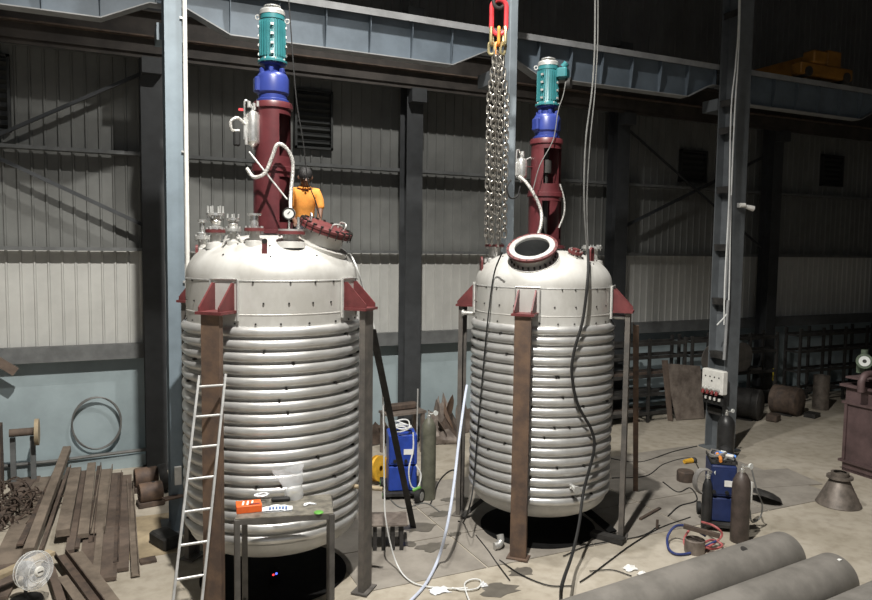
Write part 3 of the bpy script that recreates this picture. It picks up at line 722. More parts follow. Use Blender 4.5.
# hoses
def hose(name, lab, cat, pts, r, m, smooth=8, group=None):
    return tag(MB().tube(pts, r, 8, smooth=smooth).build(name, m), lab, cat, group)
hose('braided_hose', 'thick braided hose looping in front of the left red lantern', 'hose',
     [(1.67, 9.35, 5.56), (1.75, 9.30, 5.45), (1.88, 9.25, 5.50), (1.97, 9.25, 5.70), (2.04, 9.25, 5.87), (2.14, 9.25, 5.85), (2.23, 9.25, 5.71), (2.24, 9.25, 5.54), (2.20, 9.20, 5.23), (2.17, 9.10, 5.00)], 0.024, 'hosebraid')
hose('straight_rod', 'thin pale rod slanting from seal pot down to the gauge', 'rod', [(1.72, 9.45, 5.78), (2.13, 9.10, 5.17)], 0.012, 'zinc', 0)
hose('braided_hose', 'braided hose curving from right seal pot to the open manhole', 'hose',
     [(5.95, 9.72, 5.71), (6.00, 9.60, 5.62), (6.09, 9.50, 5.43), (6.19, 9.45, 5.19), (6.17, 9.40, 4.97), (6.10, 9.40, 4.75)], 0.026, 'hosebraid')
hose('thin_hose', 'thin pale hose hanging on the right side of the right lantern', 'hose',
     [(6.57, 9.50, 5.61), (6.66, 9.50, 5.36), (6.66, 9.50, 5.14), (6.57, 9.50, 4.92)], 0.014, 'hosebraid')
hose('motor_cable', 'thin grey cable drooping from the right motor terminal box', 'cable', [(6.56, 9.40, 7.18), (6.52, 9.40, 6.97), (6.43, 9.40, 6.71), (6.34, 9.38, 6.27), (6.11, 9.38, 5.87), (5.99, 9.38, 5.48)], 0.008, 'greycable')
hose('black_loop_cable', 'black cable loop hanging under the small right seal pot', 'cable', [(5.82, 9.75, 5.66), (5.75, 9.75, 5.53), (5.81, 9.75, 5.38), (5.94, 9.75, 5.41), (5.99, 9.75, 5.57)], 0.014, 'black')
hose('hanging_rope', 'thin black rope hanging down past the person in orange', 'rope', [(2.18, 9.20, 7.68), (2.27, 9.20, 6.51), (2.36, 9.20, 5.95), (2.44, 9.25, 5.44), (2.55, 9.30, 5.19), (2.62, 9.30, 4.95)], 0.008, 'black')

# ================================================================== CHAIN SLING
sl = thing('chain_sling', 'heavy steel chain sling with red master link hanging over the right vessel', 'chain sling', (5.68, 10.00, 8.00))
LX = []
def link_mesh(L, W, r, n=8):
    pts = []
    for k in range(n+1): a = PI*k/n; pts.append((W*math.cos(a), 0, L+W*math.sin(a)))
    for k in range(n+1): a = PI+PI*k/n; pts.append((W*math.cos(a), 0, -L+W*math.sin(a)))
    return MB().tube(pts, r, 8, closed=True)
view_r = Vector((math.cos(math.radians(25)), -math.sin(math.radians(25)), 0))
ml = link_mesh(0.15, 0.115, 0.038, 12).build('master_link', 'sling_red', sl, loc=(0.01, 0, 0.20)); ml.rotation_euler = (0, 0, math.radians(-25))
for k, (dx, m) in enumerate(((-0.10, 'gold'), (0.0, 'orange'), (0.08, 'gold'))):
    o = link_mesh(0.085, 0.05, 0.026).build('joining_link', m, sl, loc=(dx*view_r.x, dx*view_r.y-0.02*k, -0.1)); o.rotation_euler = (0, 0, math.radians(45+k*17))
    o = link_mesh(0.05, 0.045, 0.022).build('joining_link', 'gold' if k != 1 else 'orange', sl, loc=(dx*view_r.x, dx*view_r.y, -0.28)); o.rotation_euler = (0, 0.1*k, math.radians(-30+k*20))
proto = None; pitch = 0.097
ends = ((-0.125, 4.66), (-0.035, 4.66), (0.065, 4.66), (0.165, 4.70), (0.01, 5.1))
z_top = (5.68, 10.00, 8.00)[2]
for s, (dx, ze) in enumerate(ends):
    n = int((z_top-0.30-ze)/pitch)
    for i in range(n):
        z = -0.36-i*pitch
        sp_ = min(1.0, 0.35+i*0.09)
        a = math.radians(-25+(0 if i % 2 else 90)+(s*23 % 40)-20)
        l = (dx*view_r.x*sp_, dx*view_r.y*sp_+(0.03 if s == 4 else 0)+0.012*(s % 2), z-0.02*(s % 3))
        if proto is None:
            proto = link_mesh(0.040, 0.033, 0.0135, 6).build('chain_link', 'chain', sl, loc=l); proto.rotation_euler = (0, 0, a)
        else: dupe(proto, sl, l, (0, 0, a))
hk = thing('crane_hook', 'dark crane hook block on wire ropes above the red master link', 'hook', (sl.location.x, 10.0, sl.location.z+0.45))
MB().tube([(0, 0, 0.35), (0, 0, 0.12), (-0.09, 0, 0.02), (-0.07, 0, -0.09), (0.03, 0, -0.11), (0.10, 0, -0.03), (0.12, 0, 0.04)], 0.03, 8, smooth=5).build('hook', 'dark', hk)
MB().box((0, 0, 0.5), (0.3, 0.2, 0.3), bev=0.04).build('block', 'craneorange', hk)
for x in (-0.1, 0.1): MB().cyl((x, 0, 0.6), (x, 0, 13.99-sl.location.z-0.45), 0.012).build('wire_rope', 'dark', hk)
# hanging cables
hose('hanging_cable', 'long grey cable hanging from the roof down to the right lifting lug', 'cable', [(6.55, 8.90, 11.91), (6.70, 8.90, 8.29), (6.70, 8.90, 7.12), (6.60, 8.90, 6.22), (6.60, 8.90, 5.33), (6.68, 8.90, 4.58)], 0.013, 'greycable')
hose('hanging_cable', 'second grey cable hanging close beside the first over the right vessel', 'cable', [(6.62, 8.95, 11.96), (6.79, 8.95, 8.32), (6.79, 8.95, 7.14), (6.72, 8.95, 6.24), (6.69, 8.95, 5.34), (6.72, 8.92, 4.54)], 0.009, 'greycable')
hose('black_cable', 'thick black cable trailing down the front of the right vessel to the floor', 'cable',
     [(6.64, 8.82, 4.58), (6.41, 8.50, 4.21), (6.33, 8.48, 3.58), (6.20, 8.50, 3.09), (6.18, 8.51, 2.75), (6.29, 8.49, 2.30), (6.54, 8.48, 1.90), (6.59, 8.47, 1.59), (6.41, 8.45, 1.01), (6.15, 8.20, 0.61), (5.75, 7.80, 0.40), (4.80, 6.69, 0.65), (5.14, 7.20, 0.03), (4.58, 6.69, 0.03)], 0.022, 'black')
hose('black_cable', 'thin black cable lying down the left front of the right vessel', 'cable',
     [(5.25, 9.00, 4.53), (5.35, 9.41, 4.18), (5.26, 9.41, 3.50), (5.25, 9.51, 2.72), (5.23, 9.61, 1.75), (5.23, 9.71, 0.93), (5.00, 9.40, 0.66), (5.34, 10.26, 0.03), (5.28, 10.34, 0.03)], 0.012, 'black')
hose('pale_hose', 'pale blue hose hanging from the left leg and running across the floor', 'hose',
     [(5.49, 10.50, 2.28), (5.34, 10.30, 2.05), (5.00, 9.80, 1.57), (4.61, 9.20, 1.01), (4.36, 8.90, 0.56), (4.27, 8.98, 0.10), (3.85, 8.49, 0.03), (3.39, 8.07, 0.03)], 0.022, 'lilac')
hose('white_cable', 'thin white cable hanging from the lid down beside the dark prop to the floor', 'cable',
     [(3.04, 9.30, 4.48), (3.08, 9.13, 4.29), (3.24, 9.25, 3.92), (3.45, 9.30, 3.21), (3.53, 9.30, 2.43), (3.56, 9.30, 1.27), (3.55, 9.20, 0.72), (3.67, 9.10, 0.13), (3.72, 8.64, 0.03), (4.00, 8.33, 0.03), (4.34, 8.18, 0.03)], 0.011, 'whitecable')
hose('white_cable', 'white cable lying in a small loop on the floor left of the front leg', 'cable',
     [(4.15, 8.27, 0.03), (4.27, 8.15, 0.03), (4.47, 8.13, 0.03), (4.60, 8.29, 0.03), (4.53, 8.38, 0.03), (4.37, 8.32, 0.03), (4.27, 8.09, 0.03), (4.19, 7.83, 0.03)], 0.011, 'whitecable')
for i, (pts, lab) in enumerate(((([(12.29, 11.60, 14.05), (12.53, 11.60, 10.00), (12.52, 11.60, 8.73), (12.44, 11.60, 7.65), (12.49, 11.60, 5.71), (12.47, 11.60, 3.95), (12.50, 11.60, 2.95)]), 'white cable running down the front of the battened column, left of two'),
                    (([(12.34, 11.60, 14.07), (12.56, 11.60, 10.00), (12.58, 11.60, 8.74), (12.55, 11.60, 7.66), (12.55, 11.60, 5.71), (12.61, 11.60, 3.73), (12.58, 11.60, 3.23), (12.29, 11.60, 2.95)]), 'white cable running down the battened column and curling away at its end'))):
    hose('white_cable', lab, 'cable', pts, 0.016, 'whitecable')
tag(MB().tube([(12.59, 11.60, 3.50), (12.55, 11.60, 2.16)], 0.035, 10).build('conduit_tube', 'flange'), 'short grey conduit above the white socket box on the column', 'pipe')
tag(MB().tube([(12.54, 11.60, 5.82), (12.50, 11.60, 3.50)], 0.02, 10).build('conduit_tube', 'flange'), 'long thin grey conduit on the middle of the battened column', 'pipe')

# ================================================================== PERSON on the left vessel
def skin_obj(name, m, verts, edges, radii, parent, sub=2, root=0):
    me = bpy.data.meshes.new(name); me.from_pydata(verts, edges, [])
    o = bpy.data.objects.new(name, me); COL.objects.link(o)
    o.modifiers.new('skin', 'SKIN').use_smooth_shade = True
    for i, r in enumerate(radii):
        d = me.skin_vertices[0].data[i]
        d.radius = r if isinstance(r, tuple) else (r, r)
        d.use_root = (i == root)
    s = o.modifiers.new('sub', 'SUBSURF'); s.levels = sub; s.render_levels = sub
    dg = bpy.context.evaluated_depsgraph_get()
    nm = bpy.data.meshes.new_from_object(o.evaluated_get(dg))
    bpy.data.objects.remove(o)
    nm.name = name; nm.materials.clear(); nm.materials.append(M[m])
    for p in nm.polygons: p.use_smooth = True
    q = bpy.data.objects.new(name, nm); COL.objects.link(q); q.parent = parent
    return q
pp = thing('person', 'person in an orange-yellow shirt kneeling on the vessel top, head bowed over the lid', 'person', (2.57, 9.93, 4.63), math.radians(-8))
# x: person's left is +x (facing -y)
V = [(0, .10, .26), (0, .09, .40), (0, .05, .56), (0, .02, .70), (0, -.03, .79), (0, -.07, .84), (0, -.10, .91), (0, -.09, .965)]
E_ = [(i, i+1) for i in range(7)]
Rr = [(.15, .11), (.135, .10), (.15, .10), (.105, .065), .05, .062, (.082, .095), (.062, .075)]
def limb(start, pts, rads):
    prev = start
    for p, r in zip(pts, rads):
        V.append(p); Rr.append(r); E_.append((prev, len(V)-1)); prev = len(V)-1
    return prev
for s in (-1, 1):
    w = limb(3, [(s*.165, .01, .695), (s*.215, -.04, .46), (s*.17, -.26, .30), (s*.16, -.315, .275)], [.062, .046, .034, .03])
    pm = limb(w, [(s*.155, -.37, .255)], [(.036, .022)])
    for k, (dx, L) in enumerate(((-.032, .072), (-.011, .082), (.011, .078), (.031, .062))):
        limb(pm, [(s*.155+dx, -.40, .25), (s*.155+dx, -.40-L*.5, .235), (s*.155+dx, -.40-L*.8, .205)], [.0095, .009, .008])
    limb(w, [(s*(.155-.04), -.355, .25), (s*(.155-.06), -.385, .235)], [.011, .009])
    limb(0, [(s*.09, .08, .22), (s*.13, -.22, .13), (s*.12, .02, .05), (s*.11, .24, .05), (s*.11, .30, .02)], [.095, .07, .058, .045, .035])
skin_obj('body', 'skin', V, E_, Rr, pp)
V2 = [(0, .10, .26), (0, .09, .40), (0, .05, .56), (0, .02, .70), (0, -.005, .74)]; E2 = [(0, 1), (1, 2), (2, 3), (3, 4)]
R2 = [(.17, .128), (.158, .12), (.182, .14), (.168, .125), .082]
for s in (-1, 1):
    b = len(V2); V2 += [(s*.17, .01, .70), (s*.205, -.015, .60), (s*.218, -.045, .455)]; R2 += [.078, .072, .064]; E2 += [(3, b), (b, b+1), (b+1, b+2)]
skin_obj('shirt', 'shirt', V2, E2, R2, pp)
V3 = [(0, .10, .27)]; E3 = []; R3 = [(.165, .125)]
for s in (-1, 1):
    b = len(V3); V3 += [(s*.09, .08, .22), (s*.13, -.22, .13), (s*.12, .02, .055), (s*.11, .22, .055)]; R3 += [.108, .082, .07, .058]; E3 += [(0, b), (b, b+1), (b+1, b+2), (b+2, b+3)]
skin_obj('trousers', 'trousers', V3, E3, R3, pp)
HT = Matrix.Translation((0, -.085, .945)) @ Matrix.Rotation(math.radians(40), 4, 'X')
MB().lathe([(.099*math.cos(a), .10*math.sin(a)) for a in [math.radians(-38+128*k/9) for k in range(10)]], 24, HT @ Matrix.Diagonal((1.0, 1.15, 1.0, 1.0))).build('hair', 'hair', pp)
for s in (-1, 1):
    MB().lathe([(0.014*math.cos(a), 0.012*math.sin(a)) for a in [math.radians(-90+180*k/6) for k in range(7)]], 10, Matrix.Translation((s*.032, -.183, .872))).build('eye', 'bolt', pp)
    MB().lathe([(0.02*math.cos(a), 0.034*math.sin(a)) for a in [math.radians(-90+180*k/6) for k in range(7)]], 10, Matrix.Translation((s*.088, -.09, .90))).build('ear', 'skin', pp)
MB().prism([(-.014, 0), (.014, 0), (0, .045)], .022, Matrix.Translation((0, -.197, .845)) @ Matrix.Rotation(math.radians(70), 4, 'X')).build('nose', 'skin', pp)
MB().torus(0.078, 0.016, 20, 6, Matrix.Translation((0, -.012, .772)) @ Matrix.Rotation(math.radians(15), 4, 'X')).build('collar', 'shirt', pp)

# ================================================================== LADDER
lt = (Vector((0.97, 8.52, 3.08)), Vector((1.26, 8.52, 3.06))); lb = (Vector((0.58, 7.72, 0.85)), Vector((0.89, 7.72, 0.78)))
ctop = (lt[0]+lt[1])/2; cbot = (lb[0]+lb[1])/2; dl = (ctop-cbot)/(ctop.z-cbot.z); foot = cbot-dl*cbot.z
la = thing('ladder', 'aluminium ladder leaning against the front leg of the left vessel', 'ladder', foot)
side = Vector((1, 0, 0)); hw = 0.148; up_v = (ctop-foot)
for s in (-1, 1):
    MB().bar(side*hw*s, side*hw*s+up_v, rect(0.025, 0.062), up=(0, -1, 0.3)).build('rail', 'alu', la, smooth=False)
nr = 9; step = 0.345; Ldir = up_v.normalized()
for i in range(1, 10):
    d = up_v.length-0.13-(i-1)*step
    if d < 0.1: continue
    MB().cyl(-side*hw+Ldir*d, side*hw+Ldir*d, 0.015, 10).build('rung', 'alu', la)

# ================================================================== WORK TABLE
TZ = 1.55
q = [Vector((1.26, 7.90, 1.55)), Vector((2.31, 7.65, 1.55)), Vector((2.47, 8.27, 1.55)), Vector((1.44, 8.44, 1.55))]
tb = thing('work_table', 'tall grimy steel work table in front of the left vessel', 'table', (0, 0, 0))
mb = MB(); n0 = [p.copy() for p in q]
mb.add([p for p in q]+[p-Vector((0, 0, 0.012)) for p in q], [(0, 1, 2, 3), (7, 6, 5, 4), (0, 4, 5, 1), (1, 5, 6, 2), (2, 6, 7, 3), (3, 7, 4, 0)])
mb.build('table_top', 'tabletop', tb, smooth=False)
cen = sum(q, Vector())/4
ins = [p+(cen-p)*0.035-Vector((0, 0, 0.012)) for p in q]
for i in range(4):
    a, b = ins[i]-Vector((0, 0, 0.03)), ins[(i+1) % 4]-Vector((0, 0, 0.03))
    MB().bar(a, b, rect(0.03, 0.055)).build('apron', 'tableleg', tb, smooth=False)
for p in ins: MB().box((p.x, p.y, (p.z)/2), (0.06, 0.06, p.z)).build('leg', 'tableleg', tb, smooth=False)
MB().bar(Vector((ins[2].x, ins[2].y, 0.55)), Vector((ins[1].x, ins[1].y, 0.5)), rect(0.03, 0.04)).build('stretcher', 'tableleg', tb, smooth=False)
MB().bar(Vector((ins[0].x, ins[0].y, 0.35)), Vector((ins[3].x, ins[3].y, 0.35)), rect(0.03, 0.04)).build('stretcher', 'tableleg', tb, smooth=False)
ux = (q[1]-q[0]).normalized(); ang = math.atan2(ux.y, ux.x)
p = Vector((1.45, 8.12, 1.55))
bx = thing('orange_carton', 'orange carton with white stripes on the left end of the table', 'box', p+Vector((0, 0, 0.001)), ang+0.12)
MB().box((0, 0, 0.04), (0.28, 0.20, 0.08), bev=0.003).build('carton', 'boxorange', bx)
for k in range(3): MB().box((-0.06+k*0.05, 0.01, 0.0812), (0.02, 0.13, 0.002), rz=-0.15).build('white_stripe', 'paper', bx, smooth=False)
MB().box((0.06, -0.045, 0.0812), (0.12, 0.05, 0.002)).build('dark_panel', 'redcap', bx, smooth=False)
p = Vector((1.63, 8.29, 1.55))
tag(MB().tube([(0.07*math.cos(a*0.6)*(1+0.25*math.sin(a)), 0.05*math.sin(a*0.6)*(1+0.2*math.cos(2*a)), 0.010+0.006*(a % 3)) for a in range(28)], 0.008, 6, smooth=3).build('twine_coil', 'cloth', loc=p+Vector((0, 0, 0.083))), 'small tangled coil of pale cord lying on the orange carton', 'cord')
p = Vector((1.75, 7.99, 1.55))
cl = thing('glove_pack', 'white packet with blue print beside the orange carton', 'packet', p+Vector((0, 0, 0.001)), ang)
g = random.Random(5)
mb = MB(); nx, ny = 9, 5
mb.add([((i/(nx-1)-.5)*0.34, (j/(ny-1)-.5)*0.14, 0.012+0.045*math.sin(PI*i/(nx-1))*math.sin(PI*j/(ny-1))+0.012*g.random()) for j in range(ny) for i in range(nx)],
       [(j*nx+i, j*nx+i+1, (j+1)*nx+i+1, (j+1)*nx+i) for j in range(ny-1) for i in range(nx-1)])
mb.box((0, 0, 0.006), (0.33, 0.13, 0.012)); mb.build('packet', 'cloth', cl)
for k in range(6): MB().box((-0.08+k*0.036, -0.045, 0.04), (0.022, 0.03, 0.03)).build('printed_mark', 'blueink', cl)
p = Vector((1.85, 8.26, 1.55))
tag(MB().box((0, 0, 0.025), (0.22, 0.07, 0.05), rz=ang, bev=0.015).build('black_pouch', 'black', loc=p+Vector((0, 0, 0.001))), 'small black pouch behind the white packet on the table', 'pouch')
p = Vector((2.01, 8.27, 1.55))
bg = thing('plastic_bag', 'clear plastic bag standing open with welding rods in it', 'bag', p+Vector((0, 0, 0.001)), ang)
g = random.Random(9); mb = MB(); nn = 20
prof = [(0.095, 0.0), (0.105, 0.05), (0.10, 0.13), (0.13, 0.24), (0.165, 0.33), (0.175, 0.37)]
vs = []
for r, z in prof:
    for k in range(nn):
        a = 2*PI*k/nn; w = 1+0.16*math.sin(3*a+z*14)+0.08*g.random()
        vs.append((r*w*math.cos(a)*1.0-z*0.14, r*w*0.55*math.sin(a), z+(0.03*math.sin(2*a) if z > 0.3 else 0)))
mb.add(vs, [(l*nn+k, l*nn+(k+1) % nn, (l+1)*nn+(k+1) % nn, (l+1)*nn+k) for l in range(len(prof)-1) for k in range(nn)])
mb.build('bag_film', 'bag', bg)
for k in range(12):
    a = g.random()*PI; d = Vector((math.cos(a), math.sin(a)*0.5, 0)); c0 = Vector((0.02*g.uniform(-1, 1), 0.01*g.uniform(-1, 1), 0.015+0.006*k))
    MB().cyl(c0-d*0.085, c0+d*0.085+Vector((0, 0, 0.01)), 0.006, 6).build('welding_rod', 'gold', bg)
p = Vector((2.16, 7.72, 1.55))
tag(MB().lathe([(0, 0), (0.05, 0), (0.055, 0.006), (0.05, 0.012), (0, 0.012)], 24).build('disc', 'green', loc=p+Vector((0, 0, 0.001))), 'flat green-yellow disc at the right end of the table', 'disc')
p = Vector((2.12, 8.01, 1.55))
tag(MB().tube([(0.1*math.cos(a)*(0.4+0.06*a), 0.04*math.sin(1.7*a), 0.010) for a in range(9)], 0.009, 6, smooth=3).build('string_scrap', 'cloth', loc=p+Vector((0, 0, 0.001))), 'white scrap of string on the table beside the bag', 'string')
# small lit indicator under the vessel
ind = thing('indicator_box', 'small dark box with red and blue lights under the left vessel', 'indicator', (2.0, 9.35, 0.031))
MB().box((0, 0, 0.1), (0.14, 0.1, 0.2), bev=0.01).build('housing', 'deadblack', ind)
MB().cyl((-0.02, -0.05, 0.14), (-0.02, -0.056, 0.14), 0.014, 10).build('red_light', 'led_red', ind)
MB().cyl((0.02, -0.05, 0.15), (0.02, -0.056, 0.15), 0.016, 10).build('blue_light', 'led_blue', ind)

# ================================================================== WELDING SETS
def gas_cylinder(p, r, h, m, lab, cap=True):
    t = thing('gas_cylinder', lab, 'gas cylinder', p)
    MB().lathe([(0, 0), (r, 0), (r, h-0.22), (r*0.92, h-0.13), (r*0.6, h-0.04), (r*0.3, h), (0, h)], 28).build('body', m, t)
    MB().lathe([(0.04, h-0.005), (0.04, h+0.05), (0.022, h+0.06), (0.022, h+0.12), (0, h+0.12)], 14).build('valve', 'silver', t)
    MB().cyl((0.0, 0, h+0.08), (0.09, -0.04, h+0.08), 0.016, 8).build('regulator_stem', 'silver', t)
    MB().cyl((0.1, -0.06, h+0.10), (0.1, -0.085, h+0.10), 0.045, 16).build('regulator_gauge', 'glassface', t)
    return t
def welder(p, rz, lab, m, w=0.50, d=0.72, h1=0.55, h2=0.44, wheel='green'):
    t = thing('welding_machine', lab, 'welder', p, rz, 'blue welding machines')
    MB().box((0, 0.05, 0.10), (w+0.12, d+0.35, 0.05)).build('trolley', 'dark', t, smooth=False)
    b1 = MB().box((0, 0, 0.13+h2/2), (w, d, h2), bev=0.02).build('cooler_unit', m, t)
    b2 = MB().box((0, 0, 0.15+h2+h1/2), (w, d, h1), bev=0.02).build('power_unit', m, t)
    MB().box((0, -d/2-0.004, 0.15+h2+h1*0.5), (w*0.86, 0.012, h1*0.8)).build('front_panel', m, b2, smooth=False)
    MB().box((w*0.2, -d/2-0.012, 0.15+h2+h1*0.45), (w*0.36, 0.01, 0.1)).build('name_plate', 'paper', b2, smooth=False)
    for k in (-1, 1): MB().cyl((k*0.1-0.05, -d/2-0.005, 0.16+h2+0.08), (k*0.1-0.05, -d/2-0.05, 0.16+h2+0.08), 0.03, 12).build('socket', 'black', b2)
    for k in range(5): MB().box((w/2+0.003, 0.0, 0.15+h2+0.12+k*0.07), (0.008, d*0.6, 0.02)).build('vent_slot', 'black', b2, smooth=False)
    MB().tube([(-w*0.3, -d*0.38, 0.15+h2+h1), (-w*0.3, -d*0.38, 0.22+h2+h1), (w*0.3, -d*0.38, 0.22+h2+h1), (w*0.3, -d*0.38, 0.15+h2+h1)], 0.014, 8).build('carry_handle', 'black', b2)
    for sx in (-1, 1):
        for sy in (-1, 1):
            wz = 0.11 if sy > 0 else 0.07
            wh = MB().cyl((sx*(w/2+0.05), sy*(d/2), wz), (sx*(w/2+0.11), sy*(d/2), wz), wz, 20).build('wheel', 'black', t)
            MB().cyl((sx*(w/2+0.105), sy*(d/2), wz), (sx*(w/2+0.115), sy*(d/2), wz), wz*0.55, 16).build('hub', wheel, wh)
    return t
welder((4.95, 12.05, 0.0), math.radians(-16), 'bright blue welding machine on a trolley between the vessels', 'welder', w=0.52, d=0.56, h1=0.56, h2=0.46)
gas_cylinder((5.28, 11.56, 0.00), 0.135, 1.5, 'cylgreen', 'grey-green gas cylinder standing beside the bright blue welder')
wh = thing('trolley_wheel', 'green trolley wheel at the foot of the grey-green cylinder', 'wheel', (5.05, 11.43, 0.00))
MB().cyl((-0.03, 0.03, 0.13), (0.03, -0.04, 0.13), 0.13, 24).build('tyre', 'black', wh)
MB().cyl((0.028, -0.036, 0.13), (0.034, -0.043, 0.13), 0.08, 20).build('hub', 'alu', wh)
MB().tube([(0.03*1+0.0, 0.05, 0.26), (0.0, 0.0, 0.285), (-0.12, 0.02, 0.24)], 0.03, 8).build('mudguard', 'green', wh)
p = Vector((4.75, 12.71, 0.03))
hr = thing('hose_reel', 'yellow-orange wire reel leaning left of the bright blue welder', 'reel', p)
R_ = Matrix.Rotation(math.radians(30), 4, 'Z') @ Matrix.Rotation(math.radians(82), 4, 'X')
Tt = Matrix.Translation((0, 0, 0.27)) @ R_
MB().torus(0.20, 0.045, 32, 8, Tt).build('wire_winding', 'yellow', hr)
for s in (-1, 1): MB().lathe([(0.05, s*0.05), (0.25, s*0.05), (0.25, s*0.06), (0.05, s*0.06)], 32, Tt).build('side_disc', 'yellow', hr)
hose('coiled_lead', 'pale cable coil thrown on top of the bright blue welder', 'cable', [Vector((4.90, 11.92, 1.20)) + Vector((0.16*math.cos(a*0.8)*(1+0.2*math.sin(a*1.3)), 0.2*math.sin(a*0.8), 0.05+0.04*math.sin(a*1.1)+0.004*a)) for a in range(30)], 0.013, 'whitecable', 3)
hose('welder_cable', 'pale cable looping down the front of the bright blue welder', 'cable', [(4.99, 11.60, 1.26), (4.97, 11.55, 0.95), (4.87, 11.50, 0.61), (4.92, 11.50, 0.31), (5.05, 11.50, 0.27), (5.13, 11.55, 0.47), (5.05, 11.60, 0.65)], 0.014, 'whitecable')
hose('upright_lance', 'thin upright metal rod with fittings beside the grey-green cylinder', 'rod', [(5.15, 11.80, 1.05), (5.16, 11.80, 2.00)], 0.014, 'zinc', 0)

wr = welder((9.36, 8.62, 0.0), math.radians(-38), 'dark blue welding machine near the big pipes on the right', 'welderdark', w=0.40, d=0.66, h1=0.52, h2=0.40, wheel='dark')
gas_cylinder((9.05, 7.91, 0.00), 0.14, 1.12, 'cylbrown', 'brown gas cylinder in front of the dark blue welder')
gas_cylinder((8.97, 8.52, 0.00), 0.085, 0.85, 'cylblack', 'slim black gas cylinder left of the dark blue welder')
gas_cylinder((12.32, 11.25, 0.0), 0.18, 1.0, 'cylblack', 'black gas cylinder with grey shoulder at the foot of the battened column')
zt = 0.15+0.40+0.52
tp = thing('tool_tray', 'shallow dark tray on top of the dark blue welder', 'tray', (9.36, 8.62, zt+0.012), math.radians(-38))
MB().box((0, 0, 0.01), (0.38, 0.56, 0.02)).build('tray_base', 'dark', tp, smooth=False)
for x in (-0.2, 0.2): MB().box((x, 0, 0.035), (0.012, 0.62, 0.05)).build('tray_rim', 'dark', tp, smooth=False)
def on_tray(x, y): return (Matrix.Translation((9.36, 8.62, zt+0.034)) @ Matrix.Rotation(math.radians(-38), 4, 'Z')) @ Vector((x, y, 0))
tag(MB().tube([(-0.10, -0.12, 0.03), (0, -0.02, 0.05), (0.05, 0.1, 0.08)], 0.028, 8, smooth=4).build('welding_torch', 'orange', loc=on_tray(-0.05, -0.12)), 'orange-handled welding torch lying on the dark blue welder', 'torch')
tag(MB().tube([(0.12, -0.1, 0.03), (0.03, 0, 0.05), (-0.02, 0.12, 0.06), (-0.08, 0.16, 0.03)], 0.03, 8, smooth=4).build('work_glove', 'brightblue', loc=on_tray(0.08, 0.05)), 'blue glove at the right of the tray on the dark blue welder', 'glove')
tag(MB().box((0, 0, 0.05), (0.17, 0.14, 0.1), rz=0.4, bev=0.03).build('black_case', 'black', loc=on_tray(-0.02, 0.2)), 'black lump at the back of the tray on the dark blue welder', 'case')
tag(MB().tube([(-0.1, 0, 0.02), (0, 0.03, 0.06), (0.1, -0.02, 0.03)], 0.02, 8, smooth=4).build('silver_torch', 'silver', loc=on_tray(0.08, -0.18)), 'silver torch neck at the front of the tray', 'torch')
hm = thing('welding_helmet', 'black welding helmet lying at the rear of the dark blue welder', 'helmet', on_tray(0.10, 0.20))
MB().lathe([(0.12, 0.0), (0.125, 0.06), (0.10, 0.13), (0.05, 0.165), (0, 0.17)], 24).build('shell', 'black', hm)
MB().box((-0.10, -0.04, 0.08), (0.04, 0.09, 0.05), rz=0.3, bev=0.008).build('visor', 'glassface', hm)
hose('torch_lead', 'black torch lead piled on the tray of the dark blue welder', 'cable', [on_tray(-0.05, 0.02)+Vector((0.14*math.cos(a*0.9), 0.12*math.sin(a*0.9), 0.03+0.003*a+0.02*math.sin(a*1.7))) for a in range(24)], 0.016, 'weave', 3)
tag(MB().box((0, 0, 0.02), (0.09, 0.13, 0.04), rz=0.5, bev=0.01).build('white_packet', 'white_plastic', loc=on_tray(0.12, -0.05)+Vector((0, 0, 0.05))), 'small white packet at the right of the tray', 'packet')
hose('cable_coil', 'black cable coil hung on the slim black cylinder', 'cable', [Vector((8.94, 8.64, 0.78)) + Vector((0.16*math.cos(a*0.7)*view_r.x, 0.16*math.cos(a*0.7)*view_r.y-0.12+0.002*a, 0.21*math.sin(a*0.7)+0.01*math.sin(a*2.3))) for a in range(45)], 0.014, 'weave', 3)
hose('welder_lead', 'grey lead looping beside the right flank of the dark blue welder', 'cable', [(9.60, 8.20, 1.00), (9.62, 8.10, 0.69), (9.76, 8.10, 0.42), (9.72, 8.10, 0.21), (9.54, 8.10, 0.17), (9.54, 8.15, 0.35)], 0.012, 'greycable')
tag(MB().bar((9.73, 8.30, 0.75), (9.71, 8.30, 0.41), rect(0.05, 0.03)).build('pale_strip', 'white_plastic', smooth=False), 'short white plastic strip hanging at the right of the dark blue welder', 'strip')
hose('navy_hose', 'navy blue hose looping on the floor left of the dark blue welder', 'hose', [(8.14, 7.73, 0.30), (8.09, 7.99, 0.35), (8.10, 8.30, 0.25), (7.93, 8.29, 0.12), (7.75, 8.08, 0.04), (7.72, 7.89, 0.03), (7.94, 7.83, 0.03), (8.33, 7.89, 0.05), (8.52, 7.88, 0.10)], 0.02, 'hoseblue')
hose('pink_hose', 'pinkish red hose tangled with the navy hose on the floor', 'hose', [(8.20, 7.83, 0.30), (8.28, 8.14, 0.25), (8.05, 8.07, 0.12), (7.98, 7.87, 0.04), (8.20, 7.83, 0.05), (8.53, 7.89, 0.08), (8.63, 7.87, 0.20), (8.56, 7.97, 0.30), (8.71, 8.36, 0.20)], 0.018, 'hosered')
hose('pink_hose', 'second reddish hose bundled closest to the front pipe', 'hose', [(8.18, 7.87, 0.10), (8.49, 7.94, 0.10), (8.57, 7.80, 0.06), (8.34, 7.74, 0.06), (8.18, 7.79, 0.10)], 0.018, 'hosered')
tag(MB().lathe([(0, 0), (0.15, 0), (0.15, 0.2), (0.13, 0.21), (0.13, 0.17), (0, 0.17)], 24).build('steel_pot', 'scrapgrey', loc=Vector((8.08, 7.88, 0.00))), 'grey round steel pot under the tangled hoses', 'pot')
